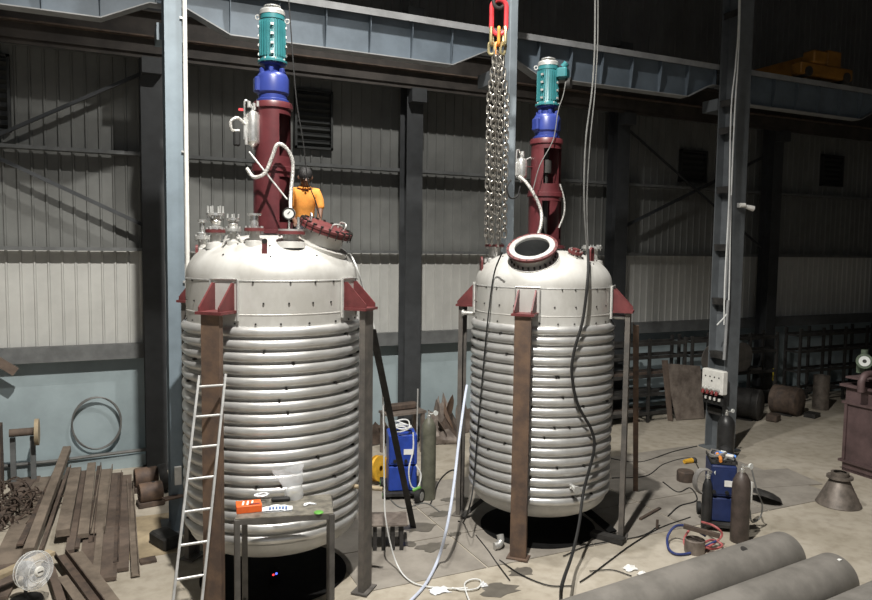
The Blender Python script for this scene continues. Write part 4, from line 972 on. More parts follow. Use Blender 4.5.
tag(MB().bar((7.93, 7.97, 0.40), (8.26, 7.57, 0.34), rect(0.07, 0.06)).build('hose_bracket', 'scrap', smooth=False), 'rusty bar carrying the tangled hoses beside the welder', 'bar')

# ================================================================== SMALL THINGS ON THE FLOOR
st = thing('steel_stand', 'low steel stand with square plate top between the vessels', 'stand', (3.88, 9.96, 0.00), math.radians(-20))
MB().box((0, 0, 0.41), (0.58, 0.54, 0.02)).build('top_plate', 'scrapgrey', st, smooth=False)
for x in (-0.2, -0.07, 0.07, 0.2):
    for y in (-0.2, 0.2): MB().box((x, y, 0.20), (0.06, 0.05, 0.40)).build('leg', 'dark', st, smooth=False)
tag(MB().tube([(-0.08, 0, 0.06), (0, 0, 0.07), (0.05, 0.03, 0.12), (0.05, 0.06, 0.2)], 0.055, 12, smooth=4).build('pipe_elbow', 'zinc', loc=Vector((5.37, 9.13, 0.01))), 'grey pipe elbow lying left of the right vessel front leg', 'elbow')
g = random.Random(21)
for pz, lab, m, sz in (((3.98, 8.30, 0.02), 'crumpled white rag on the floor by the pale hose', 'cloth', 0.12), ((4.59, 8.19, 0.02), 'crumpled white scrap on floor left of front leg', 'cloth', 0.05), ((6.78, 7.81, 0.02), 'pale paper scrap on the floor behind the front pipe', 'paper', 0.10), ((6.81, 7.59, 0.02), 'second pale paper scrap close to the front pipe', 'paper', 0.07)):
    mb = MB(); nx = 7
    mb.add([((i/(nx-1)-.5)*2*sz*g.uniform(.8, 1.2), (j/(nx-1)-.5)*1.5*sz*g.uniform(.8, 1.2), (0.03+0.05*g.random())*math.sin(PI*(i+.5)/nx)*math.sin(PI*(j+.5)/nx)) for j in range(nx) for i in range(nx)],
           [(j*nx+i, j*nx+i+1, (j+1)*nx+i+1, (j+1)*nx+i) for j in range(nx-1) for i in range(nx-1)])
    tag(mb.build('rag', m, loc=Vector(pz)-Vector((0, 0, 0.015))), lab, 'rag')
gr = thing('angle_grinder', 'yellow angle grinder lying on the floor left of the black cylinder', 'grinder', (11.37, 11.32, 0.02))
MB().cyl((-0.16, 0, 0.05), (0.06, 0, 0.05), 0.045, 12, r1=0.055).build('body', 'yellow', gr)
MB().lathe([(0, 0.0), (0.06, 0.0), (0.065, 0.04), (0.04, 0.08), (0, 0.09)], 16, Matrix.Translation((0.12, 0, 0.02))).build('head', 'dark', gr)
tag(MB().lathe([(0, 0), (0.16, 0), (0.165, 0.02), (0.165, 0.2), (0.15, 0.22), (0, 0.22)], 24).build('round_block', 'scrap', loc=Vector((10.42, 10.48, 0.00))), 'dark round steel block on the floor below the yellow grinder', 'block')
tag(MB().lathe([(0.0, 0.09), (0.12, 0.085), (0.24, 0.05), (0.30, 0.0), (0.31, 0.0), (0.26, 0.06), (0.13, 0.10), (0, 0.105)], 32, Matrix.Rotation(math.radians(20), 4, 'Y')).build('dished_plate', 'dark', loc=Vector((10.91, 9.02, 0.11))), 'dark dished plate on the floor right of the dark blue welder', 'plate')
for pts, lab, r, m in (([(6.12, 8.52, 0.02), (6.74, 8.69, 0.02), (7.69, 8.65, 0.02), (8.31, 8.88, 0.02)], 'black cable on the floor along the plate edge, right of front leg', 0.008, 'black'),
                    ([(5.85, 7.74, 0.02), (6.15, 7.87, 0.02), (6.68, 8.13, 0.02), (7.42, 8.48, 0.02), (8.28, 8.80, 0.02), (9.05, 8.95, 0.02)], 'dark cable curving over the floor behind the front pipe', 0.009, 'black'),
                    ([(6.18, 7.96, 0.02), (6.50, 7.86, 0.02), (6.63, 7.60, 0.02)], 'short thin dark wire on floor near the front pipe', 0.008, 'black'),
                    ([(5.18, 8.78, 0.02), (5.22, 8.27, 0.02), (5.39, 7.84, 0.02), (5.68, 7.69, 0.02)], 'thin black wire on the floor in front of the right vessel', 0.009, 'black'),
                    ([(5.29, 9.72, 0.02), (5.19, 9.15, 0.02), (5.10, 8.74, 0.02), (4.99, 8.17, 0.02)], 'thin black wire crossing the plates left of front leg', 0.008, 'black'),
                    ([(9.96, 12.30, 0.02), (10.41, 11.80, 0.02), (11.62, 12.12, 0.02), (12.53, 12.27, 0.02)], 'thin black cable on the floor behind the right vessel leg', 0.012, 'black'),
                    ([(9.15, 11.16, 0.02), (9.88, 11.00, 0.02), (10.80, 11.48, 0.02), (11.65, 11.60, 0.02), (11.20, 10.87, 0.02)], 'black cable on the floor leading to the yellow grinder', 0.012, 'black'),
                    ([(9.93, 10.57, 0.02), (9.78, 10.01, 0.02), (10.17, 10.09, 0.02), (9.79, 9.54, 0.02), (9.27, 9.43, 0.02), (8.73, 9.14, 0.02)], 'tangle of black cable left of the slim black cylinder', 0.012, 'black'),
                    ([(5.17, 11.22, 0.02), (5.91, 12.38, 0.02), (6.41, 12.86, 0.02), (6.48, 12.55, 0.02)], 'thin dark cable on the floor beside the grey-green cylinder', 0.012, 'black'),
                    ([(4.63, 12.00, 0.02), (4.65, 11.28, 0.02), (5.12, 11.34, 0.02), (5.19, 10.84, 0.02)], 'grey cable trailing on the floor in front of the bright blue welder', 0.012, 'greycable')):
    hose('floor_cable', lab, 'cable', pts, r, m)
tag(MB().bar((8.17, 9.20, 0.03), (8.85, 9.47, 0.03), rect(0.05, 0.03)).build('short_bar', 'scrap', smooth=False), 'short rusty bar on the floor right of the right vessel', 'bar')
tag(MB().cyl((0, 0, 0), (0, 0, 0.16), 0.022, 10).build('floor_pin', 'scrap', loc=Vector((8.16, 8.78, 0.01))), 'short upright pin standing on the plate edge', 'pin')

# funnel
fu = thing('cone_funnel', 'dark steel cone with flanged neck standing on the right floor', 'funnel', (12.09, 8.40, 0.00))
MB().lathe([(0.37, 0), (0.38, 0.012), (0.36, 0.05), (0.17, 0.45), (0.14, 0.5), (0.12, 0.5), (0.34, 0.03)], 40).build('cone', 'funnel', fu)
MB().lathe([(0.13, 0.49), (0.22, 0.49), (0.22, 0.53), (0.13, 0.53)], 36).build('neck_flange', 'funnel', fu)
MB().lathe([(0.11, 0.53), (0.15, 0.53), (0.15, 0.6), (0.11, 0.6)], 30).build('neck', 'funnel', fu)

# big pipes in the front
for k, (xe, ya, lab) in enumerate(((8.62, 6.74, 'big grey steel pipe on the floor, farthest of the three'), (8.62, 5.98, 'big grey steel pipe on the floor, middle of the three'), (8.5, 5.20, 'big grey steel pipe on the floor, nearest of the three'))):
    t = thing('steel_pipe', lab, 'pipe', (xe, ya, 0.0), math.radians(6.0), 'big pipes lying on the floor')
    T = Matrix.Translation((0, 0, 0.325)) @ Matrix.Rotation(-PI/2, 4, 'Y')
    MB().lathe([(0.32, 0), (0.32, 6.2), (0.305, 6.2), (0.305, 0), (0.32, 0)], 64, T).build('pipe_wall', 'pipe', t)
    if k == 0: MB().cyl((-1.0, -0.06, 0.325+0.313), (-1.0, -0.062, 0.325+0.317), 0.055, 20).build('tapped_hole', 'dark', t)
    if k == 1: MB().box((-0.10, -0.10, 0.325+0.306), (0.05, 0.04, 0.01)).build('paper_mark', 'paper', t, smooth=False)
    for x in (-1.2, -4.6):
        for s in (-1, 1): MB().prism([(0, 0), (s*0.14, 0), (0, 0.10)], 0.1, Matrix.Translation((x, s*0.16, 0)) @ Matrix(((0, 0, 1, 0), (1, 0, 0, 0), (0, 1, 0, 0), (0, 0, 0, 1)))).build('chock', 'wood', t, smooth=False)

# maroon bin with valve and elbow
bn = thing('steel_bin', 'dark maroon steel bin with flanged rim at the right edge', 'bin', (14.08, 9.75, 0.0), math.radians(-2))
W_, D_, H_ = 3.0, 2.6, 1.82
for c, s in (((W_/2, -0.01, H_/2), (W_, 0.02, H_)), ((W_/2, -D_+0.01, H_/2), (W_, 0.02, H_)), ((0.01, -D_/2, H_/2), (0.02, D_-0.04, H_)), ((W_-0.01, -D_/2, H_/2), (0.02, D_-0.04, H_)), ((W_/2, -D_/2, 0.04), (W_, D_, 0.05))):
    MB().box(c, s).build('bin_wall', 'maroon', bn, smooth=False)
for z, e in ((H_, 0.09), (H_-0.36, 0.05), (0.22, 0.06)):
    for c, s in (((-e/2, -D_/2, z), (e, D_+2*e, 0.05)), ((W_+e/2, -D_/2, z), (e, D_+2*e, 0.05)), ((W_/2, e/2, z), (W_, e, 0.05)), ((W_/2, -D_-e/2, z), (W_, e, 0.05))):
        MB().box(c, s).build('rim_angle', 'maroon', bn, smooth=False)
for y in (-0.04, -0.7, -1.4): MB().box((-0.02, y, 0.85), (0.04, 0.06, 1.2)).build('upright_rib', 'maroon', bn, smooth=False)
tag(MB().tube([(13.74, 9.20, 1.80), (13.75, 9.20, 2.04), (13.93, 9.20, 2.15), (14.44, 9.20, 2.06), (14.60, 9.20, 1.74)], 0.07, 12, smooth=5).build('pipe_bend', 'maroon'), 'bent maroon pipe sticking out of the bin', 'pipe')
vv = thing('valve_body', 'green cast valve with pale round face above the bin', 'valve', (14.83, 9.90, 2.26))
tag(MB().box((0, 0, 0), (0.7, 0.5, 0.04)).build('bin_shelf', 'maroon', smooth=False, loc=Vector((14.46, 9.55, 1.98))), 'flat maroon cover strip on the bin carrying the valve', 'cover')
fd = Vector((-0.75, -0.6, 0.1)).normalized()
MB().cyl(-fd*0.02, fd*0.10, 0.16, 24).build('end_flange', 'valvegreen', vv)
MB().cyl(fd*0.10, fd*0.115, 0.11, 24).build('round_face', 'glassface', vv)
MB().cyl(fd*0.115, fd*0.118, 0.04, 16).build('face_mark', 'dark', vv)
MB().cyl(-fd*0.5, Vector((0, 0, 0)), 0.10, 16).build('body', 'valvegreen', vv)
MB().cyl((0.18, 0.12, 0.0), (0.18, 0.12, 0.22), 0.07, 14).build('bonnet', 'valvegreen', vv)
MB().box((0.18, 0.12, -0.19), (0.2, 0.2, 0.2)).build('foot', 'valvegreen', vv)

# ================================================================== SOCKET BOX ON THE COLUMN
sb = thing('socket_box', 'white socket box with red plugs on the battened column', 'socket box', (12.50, 11.80, 1.32))
MB().box((0, 0, 0.32), (0.16, 0.62, 0.54), bev=0.02).build('enclosure', 'white_plastic', sb)
for k, y in enumerate((-0.2, -0.07, 0.06, 0.19)):
    s = MB().cyl((-0.08, y, 0.16), (-0.15, y, 0.13), 0.045, 14).build('socket', 'zinc', sb)
    MB().cyl((-0.13, y, 0.12), (-0.16, y, 0.04), 0.036, 12).build('plug', 'redcap', s)
    MB().cyl((-0.081, y, 0.43), (-0.086, y, 0.43), 0.018, 10).build('indicator', 'bolt', sb)
    MB().cyl((-0.05, y, -0.10), (-0.05, y, -0.04), 0.03, 10).build('gland', 'white_plastic', sb)
MB().box((0.03, 0, -0.12), (0.1, 0.6, 0.16)).build('mounting_plate', 'black', sb, smooth=False)
MB().cyl((-0.081, 0.0, 0.34), (-0.09, 0.0, 0.34), 0.02, 10).build('indicator', 'bolt', sb)
MB().box((0.08, 0.0, 0.3), (0.10, 0.3, 0.3)).build('back_bracket', 'colgrey', sb, smooth=False)
wc = thing('spot_fitting', 'small white twin fitting fixed to the battened column high up', 'fitting', (12.83, 11.55, 5.61))
MB().cyl((0, 0.05, 0), (0.10, 0, 0), 0.05, 14).build('head', 'white_plastic', wc)
MB().cyl((0.14, 0, -0.03), (0.30, -0.05, -0.07), 0.045, 14, r1=0.065).build('head', 'white_plastic', wc)
MB().cyl((0.02, 0.0, 0), (0.2, 0, -0.05), 0.018, 8).build('arm', 'zinc', wc)
MB().box((0.02, 0.08, 0), (0.1, 0.06, 0.1)).build('base', 'zinc', wc, smooth=False)

# ================================================================== RACKS AND STOCK IN THE DARK AT THE BACK
def rack(x0, x1, y, lab, shelves, h):
    t = thing('storage_rack', lab, 'rack', (x0, y, 0), 0, 'storage racks at the back wall'); L = x1-x0; n = max(2, int(L/0.95)+1)
    for i in range(n):
        for yy in (-0.25, 0.25): MB().box((L*i/(n-1), yy, h/2), (0.07, 0.07, h)).build('post', 'dark', t, smooth=False)
    for z in shelves:
        for yy in (-0.25, 0.25): MB().box((L/2, yy, z), (L, 0.06, 0.08)).build('rail', 'dark', t, smooth=False)
        for i in range(n): MB().box((L*i/(n-1), 0, z-0.02), (0.05, 0.5, 0.05)).build('crosspiece', 'dark', t, smooth=False)
    return t
rack(10.6, 14.3, 14.82, 'dark steel storage rack behind the open-manhole vessel', (0.25, 0.75, 1.25, 1.75, 2.1), 2.25)
rack(14.6, 17.9, 14.86, 'dark steel storage rack behind the battened column', (0.5, 1.1, 1.7, 2.1), 2.25)
rack(18.9, 24.0, 14.86, 'dark steel storage rack in the far right corner', (0.4, 1.0, 1.6, 2.1), 2.3)
g = random.Random(31)
stock = (('flat dark steel offcuts lying on the rack behind the right vessel, lowest shelf', 10.9, 13.2, 0.32), ('brown steel flats on the rack behind the right vessel, second shelf', 11.0, 13.9, 0.82), ('long dark bars on the rack behind the right vessel, third shelf', 10.8, 14.0, 1.32), ('brown bars on the rack behind the battened column, middle shelf', 14.8, 17.6, 1.17))
for lab, x0, x1, z in stock:
    t = thing('bar_stock', lab, 'bars', (x0, 14.82 if x0 < 14.5 else 14.86, z-0.03))
    for k in range(4): MB().box(((x1-x0)/2+g.uniform(-.1, .1), -0.18+k*0.12, 0.035), ((x1-x0)*g.uniform(.7, .95), 0.09, 0.065)).build('bar', g.choice(('scrap', 'rustgrey', 'dark')), t, smooth=False)
for x, z, lab in ((15.3, 1.14, 'grey round plate standing in the rack left of the battened column'), (16.4, 1.14, 'grey round plate standing in the rack next to the column edge')):
    tag(MB().cyl((0, 0, 0.45), (0, 0.03, 0.45), 0.42, 32).build('round_plate', 'rustgrey', loc=(x, 14.52, z)), lab, 'plate', 'round plates in the rack')
for (pa, pb, pc, pd, lab, m) in (((13.93, 14.43, 0.02), (14.83, 14.31, 0.02), (14.81, 14.52, 1.43), (13.52, 14.52, 1.58), 'large brown steel plate leaning on the rack left of the battened column', 'scrapgrey'),
                                 ((13.73, 14.51, 0.02), (13.77, 14.37, 0.02), (13.64, 14.50, 1.66), (13.43, 14.50, 1.67), 'narrow brown board leaning at the edge of the large plate', 'wood')):
    P = [Vector(x) for x in (pa, pb, pc, pd)]; nrm = (P[1]-P[0]).cross(P[3]-P[0]).normalized()*0.02
    tag(MB().add(P+[x+nrm for x in P], [(0, 1, 2, 3), (7, 6, 5, 4), (0, 4, 5, 1), (1, 5, 6, 2), (2, 6, 7, 3), (3, 7, 4, 0)]).build('leaning_plate', m, smooth=False), lab, 'plate')
def drum(p, r, L, a, lab, m='scrap'):
    t = thing('steel_drum', lab, 'drum', p, a)
    MB().lathe([(0, -L/2), (r*0.75, -L/2), (r, -L/2+0.05), (r, L/2-0.05), (r*0.75, L/2), (0, L/2)], 28, Matrix.Translation((0, 0, r)) @ Matrix.Rotation(PI/2, 4, 'X')).build('barrel', m, t)
    for s in (-1, 1): MB().torus(r, 0.018, 28, 6, Matrix.Translation((0, s*L*0.25, r)) @ Matrix.Rotation(PI/2, 4, 'X')).build('hoop', m, t)
    MB().box((0, 0, 0.02), (r*1.4, L*0.6, 0.04)).build('cradle', 'dark', t, smooth=False)
drum((15.94, 13.96, 0.00), 0.42, 0.9, 0.5, 'dark steel drum lying just right of the battened column', 'dark')
drum((17.47, 13.85, 0.00), 0.40, 0.8, 0.3, 'brown steel drum lying at the back right of the dark drum')
tag(MB().box((0, 0, 0.1), (0.35, 0.3, 0.2), rz=0.4, bev=0.03).build('iron_block', 'scrap', loc=Vector((16.41, 13.40, 0.00))), 'small rusty iron block in front of the lying drums', 'block')
tag(MB().lathe([(0, 0), (0.22, 0), (0.22, 1.0), (0.20, 1.0), (0.20, 0.05), (0, 0.05)], 28).build('upright_pipe', 'funnel', loc=Vector((18.99, 13.92, 0.00))), 'grey pipe length standing upright in the dark at the back right', 'pipe')
tag(MB().box((0, 0, 0.06), (0.4, 0.3, 0.12), rz=0.3).build('iron_block', 'dark', loc=Vector((17.85, 13.32, 0.00))), 'flat dark block on the floor before the upright pipe', 'block')
ys = thing('marker_post', 'thin dark post with yellow sleeve in the back right', 'post', (18.25, 14.94, 0.00))
MB().cyl((0, 0, 0), (0, 0, 1.2), 0.03, 10).build('post', 'dark', ys)
MB().cyl((0, 0, 0.72), (0, 0, 1.08), 0.05, 12).build('sleeve', 'safety', ys)
def bent_sheet(p, w, h, lean, az, lab, m, seed):
    g = random.Random(seed); mb = MB(); nx, ny = 7, 6
    top = [h*(0.55+0.45*g.random()) for _ in range(nx)]
    vs = []
    for j in range(ny):
        for i in range(nx):
            u = i/(nx-1)-.5; v = j/(ny-1)
            vs.append((u*w*(1-0.35*v), lean*v*h*0.5+0.09*math.sin(3*u+4*v+seed), max(0.0, top[i]*v+0.0)))
    F = [(j*nx+i, j*nx+i+1, (j+1)*nx+i+1, (j+1)*nx+i) for j in range(ny-1) for i in range(nx-1)]
    k = len(vs); vs += [(x, y+0.008, z) for x, y, z in vs]
    F += [tuple(reversed([q+k for q in f])) for f in F]
    rim = [i for i in range(nx)] + [j*nx+nx-1 for j in range(1, ny)] + [(ny-1)*nx+i for i in range(nx-2, -1, -1)] + [j*nx for j in range(ny-2, 0, -1)]
    F += [(a, b, b+k, a+k) for a, b in zip(rim, rim[1:]+rim[:1])]
    o = mb.add(vs, F).build('scrap_sheet', m, loc=Vector(p)); o.rotation_euler = (0, 0, az)
    tag(o, lab, 'scrap', 'scrap sheets by the wall')
for i, (p, w, h, ln, az, lab, m) in enumerate((((7.58, 15.45, 0.02), 0.8, 1.0, 0.5, 0.3, 'bent grey scrap sheet with a jagged top right of the grey-green cylinder', 'scrapgrey'),
     ((7.19, 15.21, 0.02), 0.7, 0.95, 0.3, -0.2, 'bent scrap sheet with spiky corner just behind the grey-green cylinder', 'scrapgrey'),
     ((7.49, 14.89, 0.02), 0.9, 0.6, 0.9, 0.6, 'low crumpled brown scrap sheet in front of the jagged ones', 'scrap'),
     ((7.61, 15.24, 0.02), 0.5, 1.1, 0.2, 0.9, 'tall rusty scrap piece with a pointed tip against the blue wall', 'rust'),
     ((8.12, 15.43, 0.02), 0.7, 0.9, 0.3, 0.0, 'dark scrap sheet behind the left leg of the right vessel', 'scrapgrey'),
     ((5.58, 15.12, 0.02), 0.9, 0.8, 0.3, 0.2, 'brown scrap sheet behind the dark slanting prop', 'scrap'),
     ((6.98, 14.64, 0.02), 1.0, 0.35, 1.3, -0.1, 'flat buckled grey scrap sheet lying lowest in the heap', 'scrapgrey'))):
    bent_sheet(p, w, h, ln, az, lab, m, 40+i)
bb = thing('steel_bench', 'rusty steel bench behind the bright blue welder', 'bench', (5.98, 14.51, 0.00), 0.1)
MB().box((0, 0, 0.92), (0.95, 0.5, 0.05)).build('bench_top', 'scrapgrey', bb, smooth=False)
MB().box((0, 0.1, 1.02), (0.8, 0.22, 0.14), bev=0.03).build('top_beam', 'scrap', bb)
for x in (-0.4, 0.4):
    for y in (-0.2, 0.2): MB().box((x, y, 0.45), (0.08, 0.08, 0.9)).build('leg', 'scrapgrey', bb, smooth=False)

# ================================================================== LEFT CORNER: STOCK ON THE FLOOR
def stock_bar(name, a, b, w, h, m, lab, kind='box'):
    if kind == 'box': s = rect(w, h)
    elif kind == 'tube':
        s = rect(w, h)
    elif kind == 'angle': s = [(x-w/2, y-h/2) for x, y in sec_l(w, h, 0.012)]
    elif kind == 'channel': s = [(x, y-h/2) for x, y in sec_c(w, h, 0.014)]
    else: s = rect(w, h)
    o = MB().bar(a, b, s)
    o = o.build(name, m, smooth=False)
    return tag(o, lab, 'board' if 'board' in name else 'bar', 'stock lying in the left corner')
stock_bar('wooden_board', (-1.14, 15.43, 0.03), (-1.36, 11.36, 0.03), 0.34, 0.05, 'wood2', 'wide tan board on the floor nearest the left edge')
stock_bar('steel_tube', (-0.73, 15.46, 0.55), (-1.06, 11.41, 0.16), 0.14, 0.12, 'wood2', 'long square tube lying on top, its far end raised against the wall')
stock_bar('steel_angle', (-0.69, 15.20, 0.28), (-0.92, 11.65, 0.10), 0.07, 0.06, 'wood', 'thin angle bar lying right beside the long raised tube', 'angle')
stock_bar('steel_angle', (-0.79, 14.99, 0.12), (-1.08, 11.55, 0.05), 0.08, 0.08, 'scrap', 'dark thin bar in the gap left of the raised tube', 'angle')
stock_bar('wooden_board', (-0.57, 15.08, 0.22), (-0.65, 11.92, 0.18), 0.19, 0.11, 'wood2', 'short thick beam with a dark sawn end right of the raised tube')
stock_bar('steel_flat', (-0.46, 15.31, 0.10), (-0.54, 11.44, 0.06), 0.12, 0.06, 'wood', 'brown flat bar between the short beam and the pale strip')
stock_bar('wooden_board', (-0.30, 15.45, 0.20), (-0.37, 11.84, 0.12), 0.15, 0.07, 'wood2', 'tan strip whose far end pokes highest towards the wire coil')
stock_bar('steel_angle', (-0.17, 15.61, 0.14), (-0.26, 11.71, 0.09), 0.08, 0.08, 'scrap', 'dark slim angle bar left of the folded channel', 'angle')
stock_bar('steel_channel', (-0.03, 15.13, 0.20), (-0.17, 11.95, 0.14), 0.21, 0.10, 'wood2', 'tan folded channel with an open dark near end', 'channel')
stock_bar('wooden_board', (0.11, 15.14, 0.04), (-0.08, 10.32, 0.04), 0.30, 0.05, 'wood', 'wide brown board lying flat in the middle of the heap')
stock_bar('wooden_board', (0.31, 14.92, 0.04), (0.13, 10.56, 0.04), 0.20, 0.05, 'wood', 'brown board lying flat left of the pale floor strip')
stock_bar('steel_channel', (0.37, 14.54, 0.07), (0.31, 10.30, 0.06), 0.11, 0.07, 'wood2', 'narrow rusty channel closest to the machine parts', 'channel')
stock_bar('wooden_board', (-0.15, 13.70, 0.03), (-0.27, 9.83, 0.03), 0.34, 0.04, 'wood', 'wide dusty board under the narrow bars in the centre')
stock_bar('steel_channel', (-0.65, 11.20, 0.16), (-0.15, 9.43, 0.14), 0.16, 0.09, 'scrap', 'dark channel lying crosswise right of the fan', 'channel')
stock_bar('wooden_board', (-0.45, 11.23, 0.10), (0.03, 9.43, 0.08), 0.17, 0.05, 'wood2', 'tan board lying crosswise right of the dark channel')
stock_bar('wooden_board', (-0.59, 10.42, 0.12), (-0.31, 9.48, 0.10), 0.12, 0.06, 'wood2', 'short tan board at the bottom edge beside the fan')
stock_bar('wooden_board', (-1.41, 10.31, 0.30), (-0.73, 10.82, 0.34), 0.15, 0.05, 'woodpale', 'pale yellow board lying crosswise behind the fan')
stock_bar('wooden_board', (-1.37, 15.33, 0.05), (-1.66, 12.85, 0.04), 0.22, 0.05, 'wood', 'brown board at the left edge beside the rusty heap')
stock_bar('steel_flat', (0.03, 11.56, 0.02), (-0.03, 10.81, 0.02), 0.12, 0.03, 'scrap', 'short dark flat lying between the boards')
stock_bar('steel_flat', (0.38, 10.77, 0.02), (0.60, 10.79, 0.02), 0.16, 0.04, 'scrap', 'small rusty bar end on the floor left of the ladder')
stock_bar('steel_flat', (-0.90, 15.15, 0.24), (-1.21, 11.84, 0.12), 0.09, 0.03, 'scrap', 'thin dark strip lying on the wide board left of the raised tube')
stock_bar('steel_angle', (0.20, 15.03, 0.10), (0.07, 10.79, 0.10), 0.07, 0.07, 'scrap', 'dark angle bar lying on the wide brown board in the middle', 'angle')
stock_bar('steel_flat', (-0.10, 13.18, 0.11), (-0.19, 10.10, 0.09), 0.10, 0.04, 'wood2', 'tan strip lying on the wide dusty board near the front')
stock_bar('steel_tube', (-0.83, 11.27, 0.12), (-0.55, 9.64, 0.10), 0.10, 0.08, 'wood', 'brown bar end pointing to the viewer just right of the fan')
stock_bar('wooden_board', (-1.23, 12.08, 0.03), (-1.40, 10.32, 0.03), 0.40, 0.04, 'wood', 'wide brown board on the floor under the fan')
stock_bar('steel_flat', (-0.36, 15.13, 0.18), (-0.44, 11.45, 0.10), 0.06, 0.03, 'scrap', 'narrow dark strip between the tan strip and the flat bar')
# swarf heap
g = random.Random(77); mb = MB()
c0 = Vector((-1.61, 13.63, 0.00))
for k in range(150):
    a = g.random()*2*PI; r = 0.75*math.sqrt(g.random()); h = 0.75*(1-r/0.85)*g.random()
    p0 = c0+Vector((r*math.cos(a), r*math.sin(a)*1.2, 0.03+h)); d = Vector((g.uniform(-1, 1), g.uniform(-1, 1), g.uniform(-1.2, 0.4))).normalized()*g.uniform(0.15, 0.4)
    p1 = p0+d; p1.z = max(p1.z, 0.02); mid = (p0+p1)/2+Vector((0, 0, g.uniform(-0.03, 0.12)))
    mb.tube([p0, mid, p1], g.uniform(0.008, 0.022), 5, smooth=3)
tag(mb.build('swarf_heap', 'scrap'), 'tangled heap of rusty strips and swarf at the left edge', 'scrap heap', None, 'stuff')
# wall wire coil
cc = Vector((-0.20, 15.86, 0.92)); mb = MB()
pts = []
for k in range(130):
    a = 2*PI*k/32; w = 1+0.03*math.sin(k*0.37)
    pts.append((cc.x+0.46*w*math.cos(a), 15.86-0.03*math.sin(k*0.21), cc.z+0.53*w*math.sin(a)))
mb.tube(pts, 0.013, 6)
tag(mb.build('wire_coil', 'greycable'), 'grey coil of wire hung against the light blue wall', 'wire coil')
# reel on its stand at the left edge
rl = thing('reel_stand', 'pale reel disc on a brown horizontal axle at the left edge', 'reel', (-1.25, 15.20, 0.31))
base_z = rl.location.z
rl.location.z = 0.0
zc = (-1.23, 15.20, 1.00)[2]
MB().cyl((0.0, 0, zc), (0.07, 0, zc), 0.25, 28).build('reel_disc', 'woodpale', rl)
MB().cyl((-0.42, 0, zc+0.02), (0.0, 0, zc+0.02), 0.075, 16).build('axle', 'wood', rl)
MB().box((-0.05, 0.12, (zc-0.1)/2), (0.09, 0.09, zc-0.1)).build('stand_leg', 'girt', rl, smooth=False)
MB().box((-0.38, 0.12, (zc-0.1)/2), (0.09, 0.09, zc-0.1)).build('stand_leg', 'girt', rl, smooth=False)
MB().box((-0.2, 0.12, 0.03), (0.5, 0.4, 0.06)).build('stand_base', 'wood', rl, smooth=False)
tag(MB().box((0, 0, 0.62), (0.9, 0.4, 1.24)).build('timber_block', 'scrap', smooth=False, loc=Vector((-2.22, 15.0, 0.0))), 'dark brown timber block standing at the left edge by the wall', 'block')
pb = Vector((-2.04, 15.50, 2.49)); pe = Vector((-1.56, 15.50, 2.12))
tag(MB().bar(pb, pe, rect(0.1, 0.16)).build('timber_end', 'wood', smooth=False), 'brown timber end jutting in high at the left edge', 'timber')
# machine parts by the left column
def pillow(p, rz, lab, s=1.0):
    t = thing('bearing_housing', lab, 'bearing housing', p, rz, 'rusty bearing housings')
    MB().box((0, 0, 0.05*s), (0.44*s, 0.26*s, 0.10*s), bev=0.015).build('foot', 'scrap', t)
    T = Matrix.Translation((0, 0, 0.24*s)) @ Matrix.Rotation(PI/2, 4, 'Y')
    b = MB().lathe([(0.07*s, -0.19*s), (0.16*s, -0.19*s), (0.17*s, -0.17*s), (0.17*s, 0.17*s), (0.16*s, 0.19*s), (0.07*s, 0.19*s), (0.07*s, -0.19*s)], 28, T).build('barrel', 'rust', t)
    MB().cyl((0.05*s, 0, 0.40*s), (0.05*s, 0, 0.415*s), 0.03*s, 12).build('oil_hole', 'bolt', b)
    MB().box((0, 0, 0.11*s), (0.3*s, 0.2*s, 0.12*s)).build('web', 'scrap', t, smooth=False)
pillow((0.66, 13.18, 0.00), 0.15, 'rusty bearing housing left of the blue-grey column, front one', 1.0)
pillow((0.63, 14.04, 0.00), 0.1, 'rusty bearing housing left of the blue-grey column, rear one', 1.05)
tag(MB().lathe([(0.06, 0), (0.24, 0), (0.25, 0.03), (0.25, 0.12), (0.24, 0.15), (0.06, 0.15), (0.06, 0)], 28, Matrix.Rotation(math.radians(80), 4, 'Y')).build('pulley_wheel', 'dark', loc=Vector((0.86, 13.87, 0.25))), 'dark pulley wheel leaning by the left column foot', 'pulley')
tag(MB().box((0, 0, 0.1), (0.3, 0.5, 0.2), rz=0.4, bev=0.03).build('dark_lump', 'dark', loc=Vector((0.77, 11.29, 0.00))), 'dark greasy lump at the foot of the blue-grey column', 'lump')
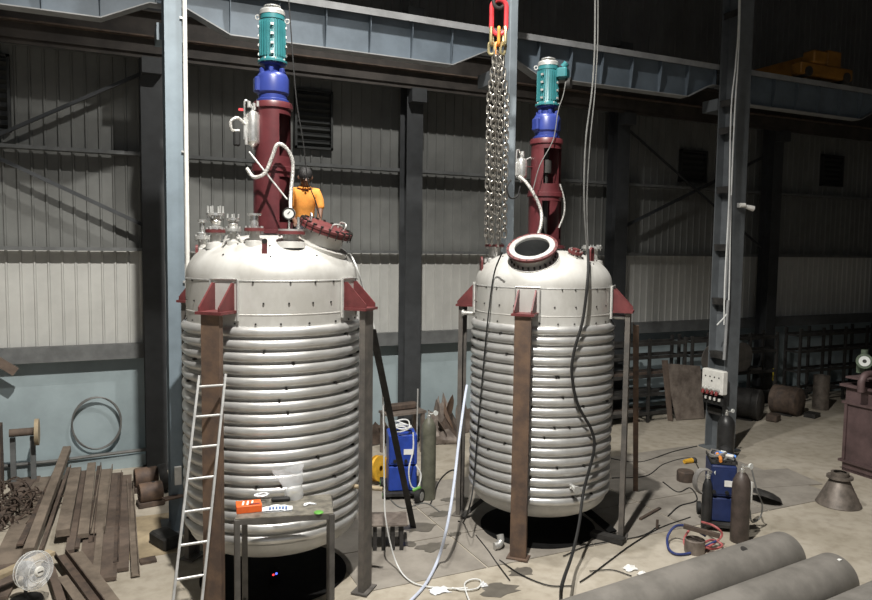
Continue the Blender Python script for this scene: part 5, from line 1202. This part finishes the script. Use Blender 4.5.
tag(MB().box((0, 0, 0.005), (0.75, 1.7, 0.012)).build('ply_sheet', 'woodpale', smooth=False, loc=Vector((0.54, 11.80, 0.00))), 'pale plywood sheet lying flat left of the blue-grey column', 'sheet')
# fan
fn = thing('pedestal_fan', 'clear plastic fan with silver motor standing at the lower left', 'fan', (-0.90, 9.34, 0.02))
fc_ = Vector((-0.84, 9.92, 0.48)); off = fc_-fn.location
axd = Vector((0.55, -0.80, 0.12)).normalized()
T = Matrix.Translation(off) @ frame_to(axd)
MB().lathe([(0.02, 0.06), (0.12, 0.06), (0.20, 0.03), (0.235, -0.04), (0.225, -0.12)], 40, T).build('front_shroud', 'clear', fn)
MB().lathe([(0.06, -0.16), (0.18, -0.14), (0.232, -0.05)], 40, T).build('rear_shroud', 'clear', fn)
for r, z in ((0.235, -0.04), (0.13, 0.057), (0.225, -0.12)): MB().torus(r, 0.005, 40, 6, T @ Matrix.Translation((0, 0, z))).build('guard_ring', 'whitecable', fn)
MB().lathe([(0.0, 0.085), (0.05, 0.08), (0.065, 0.06), (0.065, 0.05), (0, 0.05)], 24, T).build('hub_cap', 'white_plastic', fn)
MB().box((0, 0, 0.087), (0.07, 0.012, 0.004), T).build('hub_mark', 'dark', fn, smooth=False)
for k in range(3):
    B = T @ Matrix.Rotation(k*2*PI/3, 4, 'Z') @ Matrix.Rotation(math.radians(24), 4, 'X')
    MB().prism([(0.04, -0.03), (0.14, -0.075), (0.20, -0.05), (0.205, 0.03), (0.15, 0.06), (0.04, 0.03)], 0.004, B).build('blade', 'clear', fn)
MB().lathe([(0, -0.36), (0.07, -0.36), (0.09, -0.33), (0.095, -0.2), (0.07, -0.14), (0.03, -0.12), (0.02, 0.05), (0, 0.05)], 28, T).build('motor', 'alu', fn)
mt = T @ Vector((0, 0, -0.26))
MB().cyl((mt.x, mt.y, 0.0), mt, 0.022, 12).build('pole', 'black', fn)
MB().lathe([(0, 0), (0.2, 0), (0.19, 0.03), (0.04, 0.05), (0, 0.05)], 28, Matrix.Translation((mt.x, mt.y, 0))).build('base', 'black', fn)
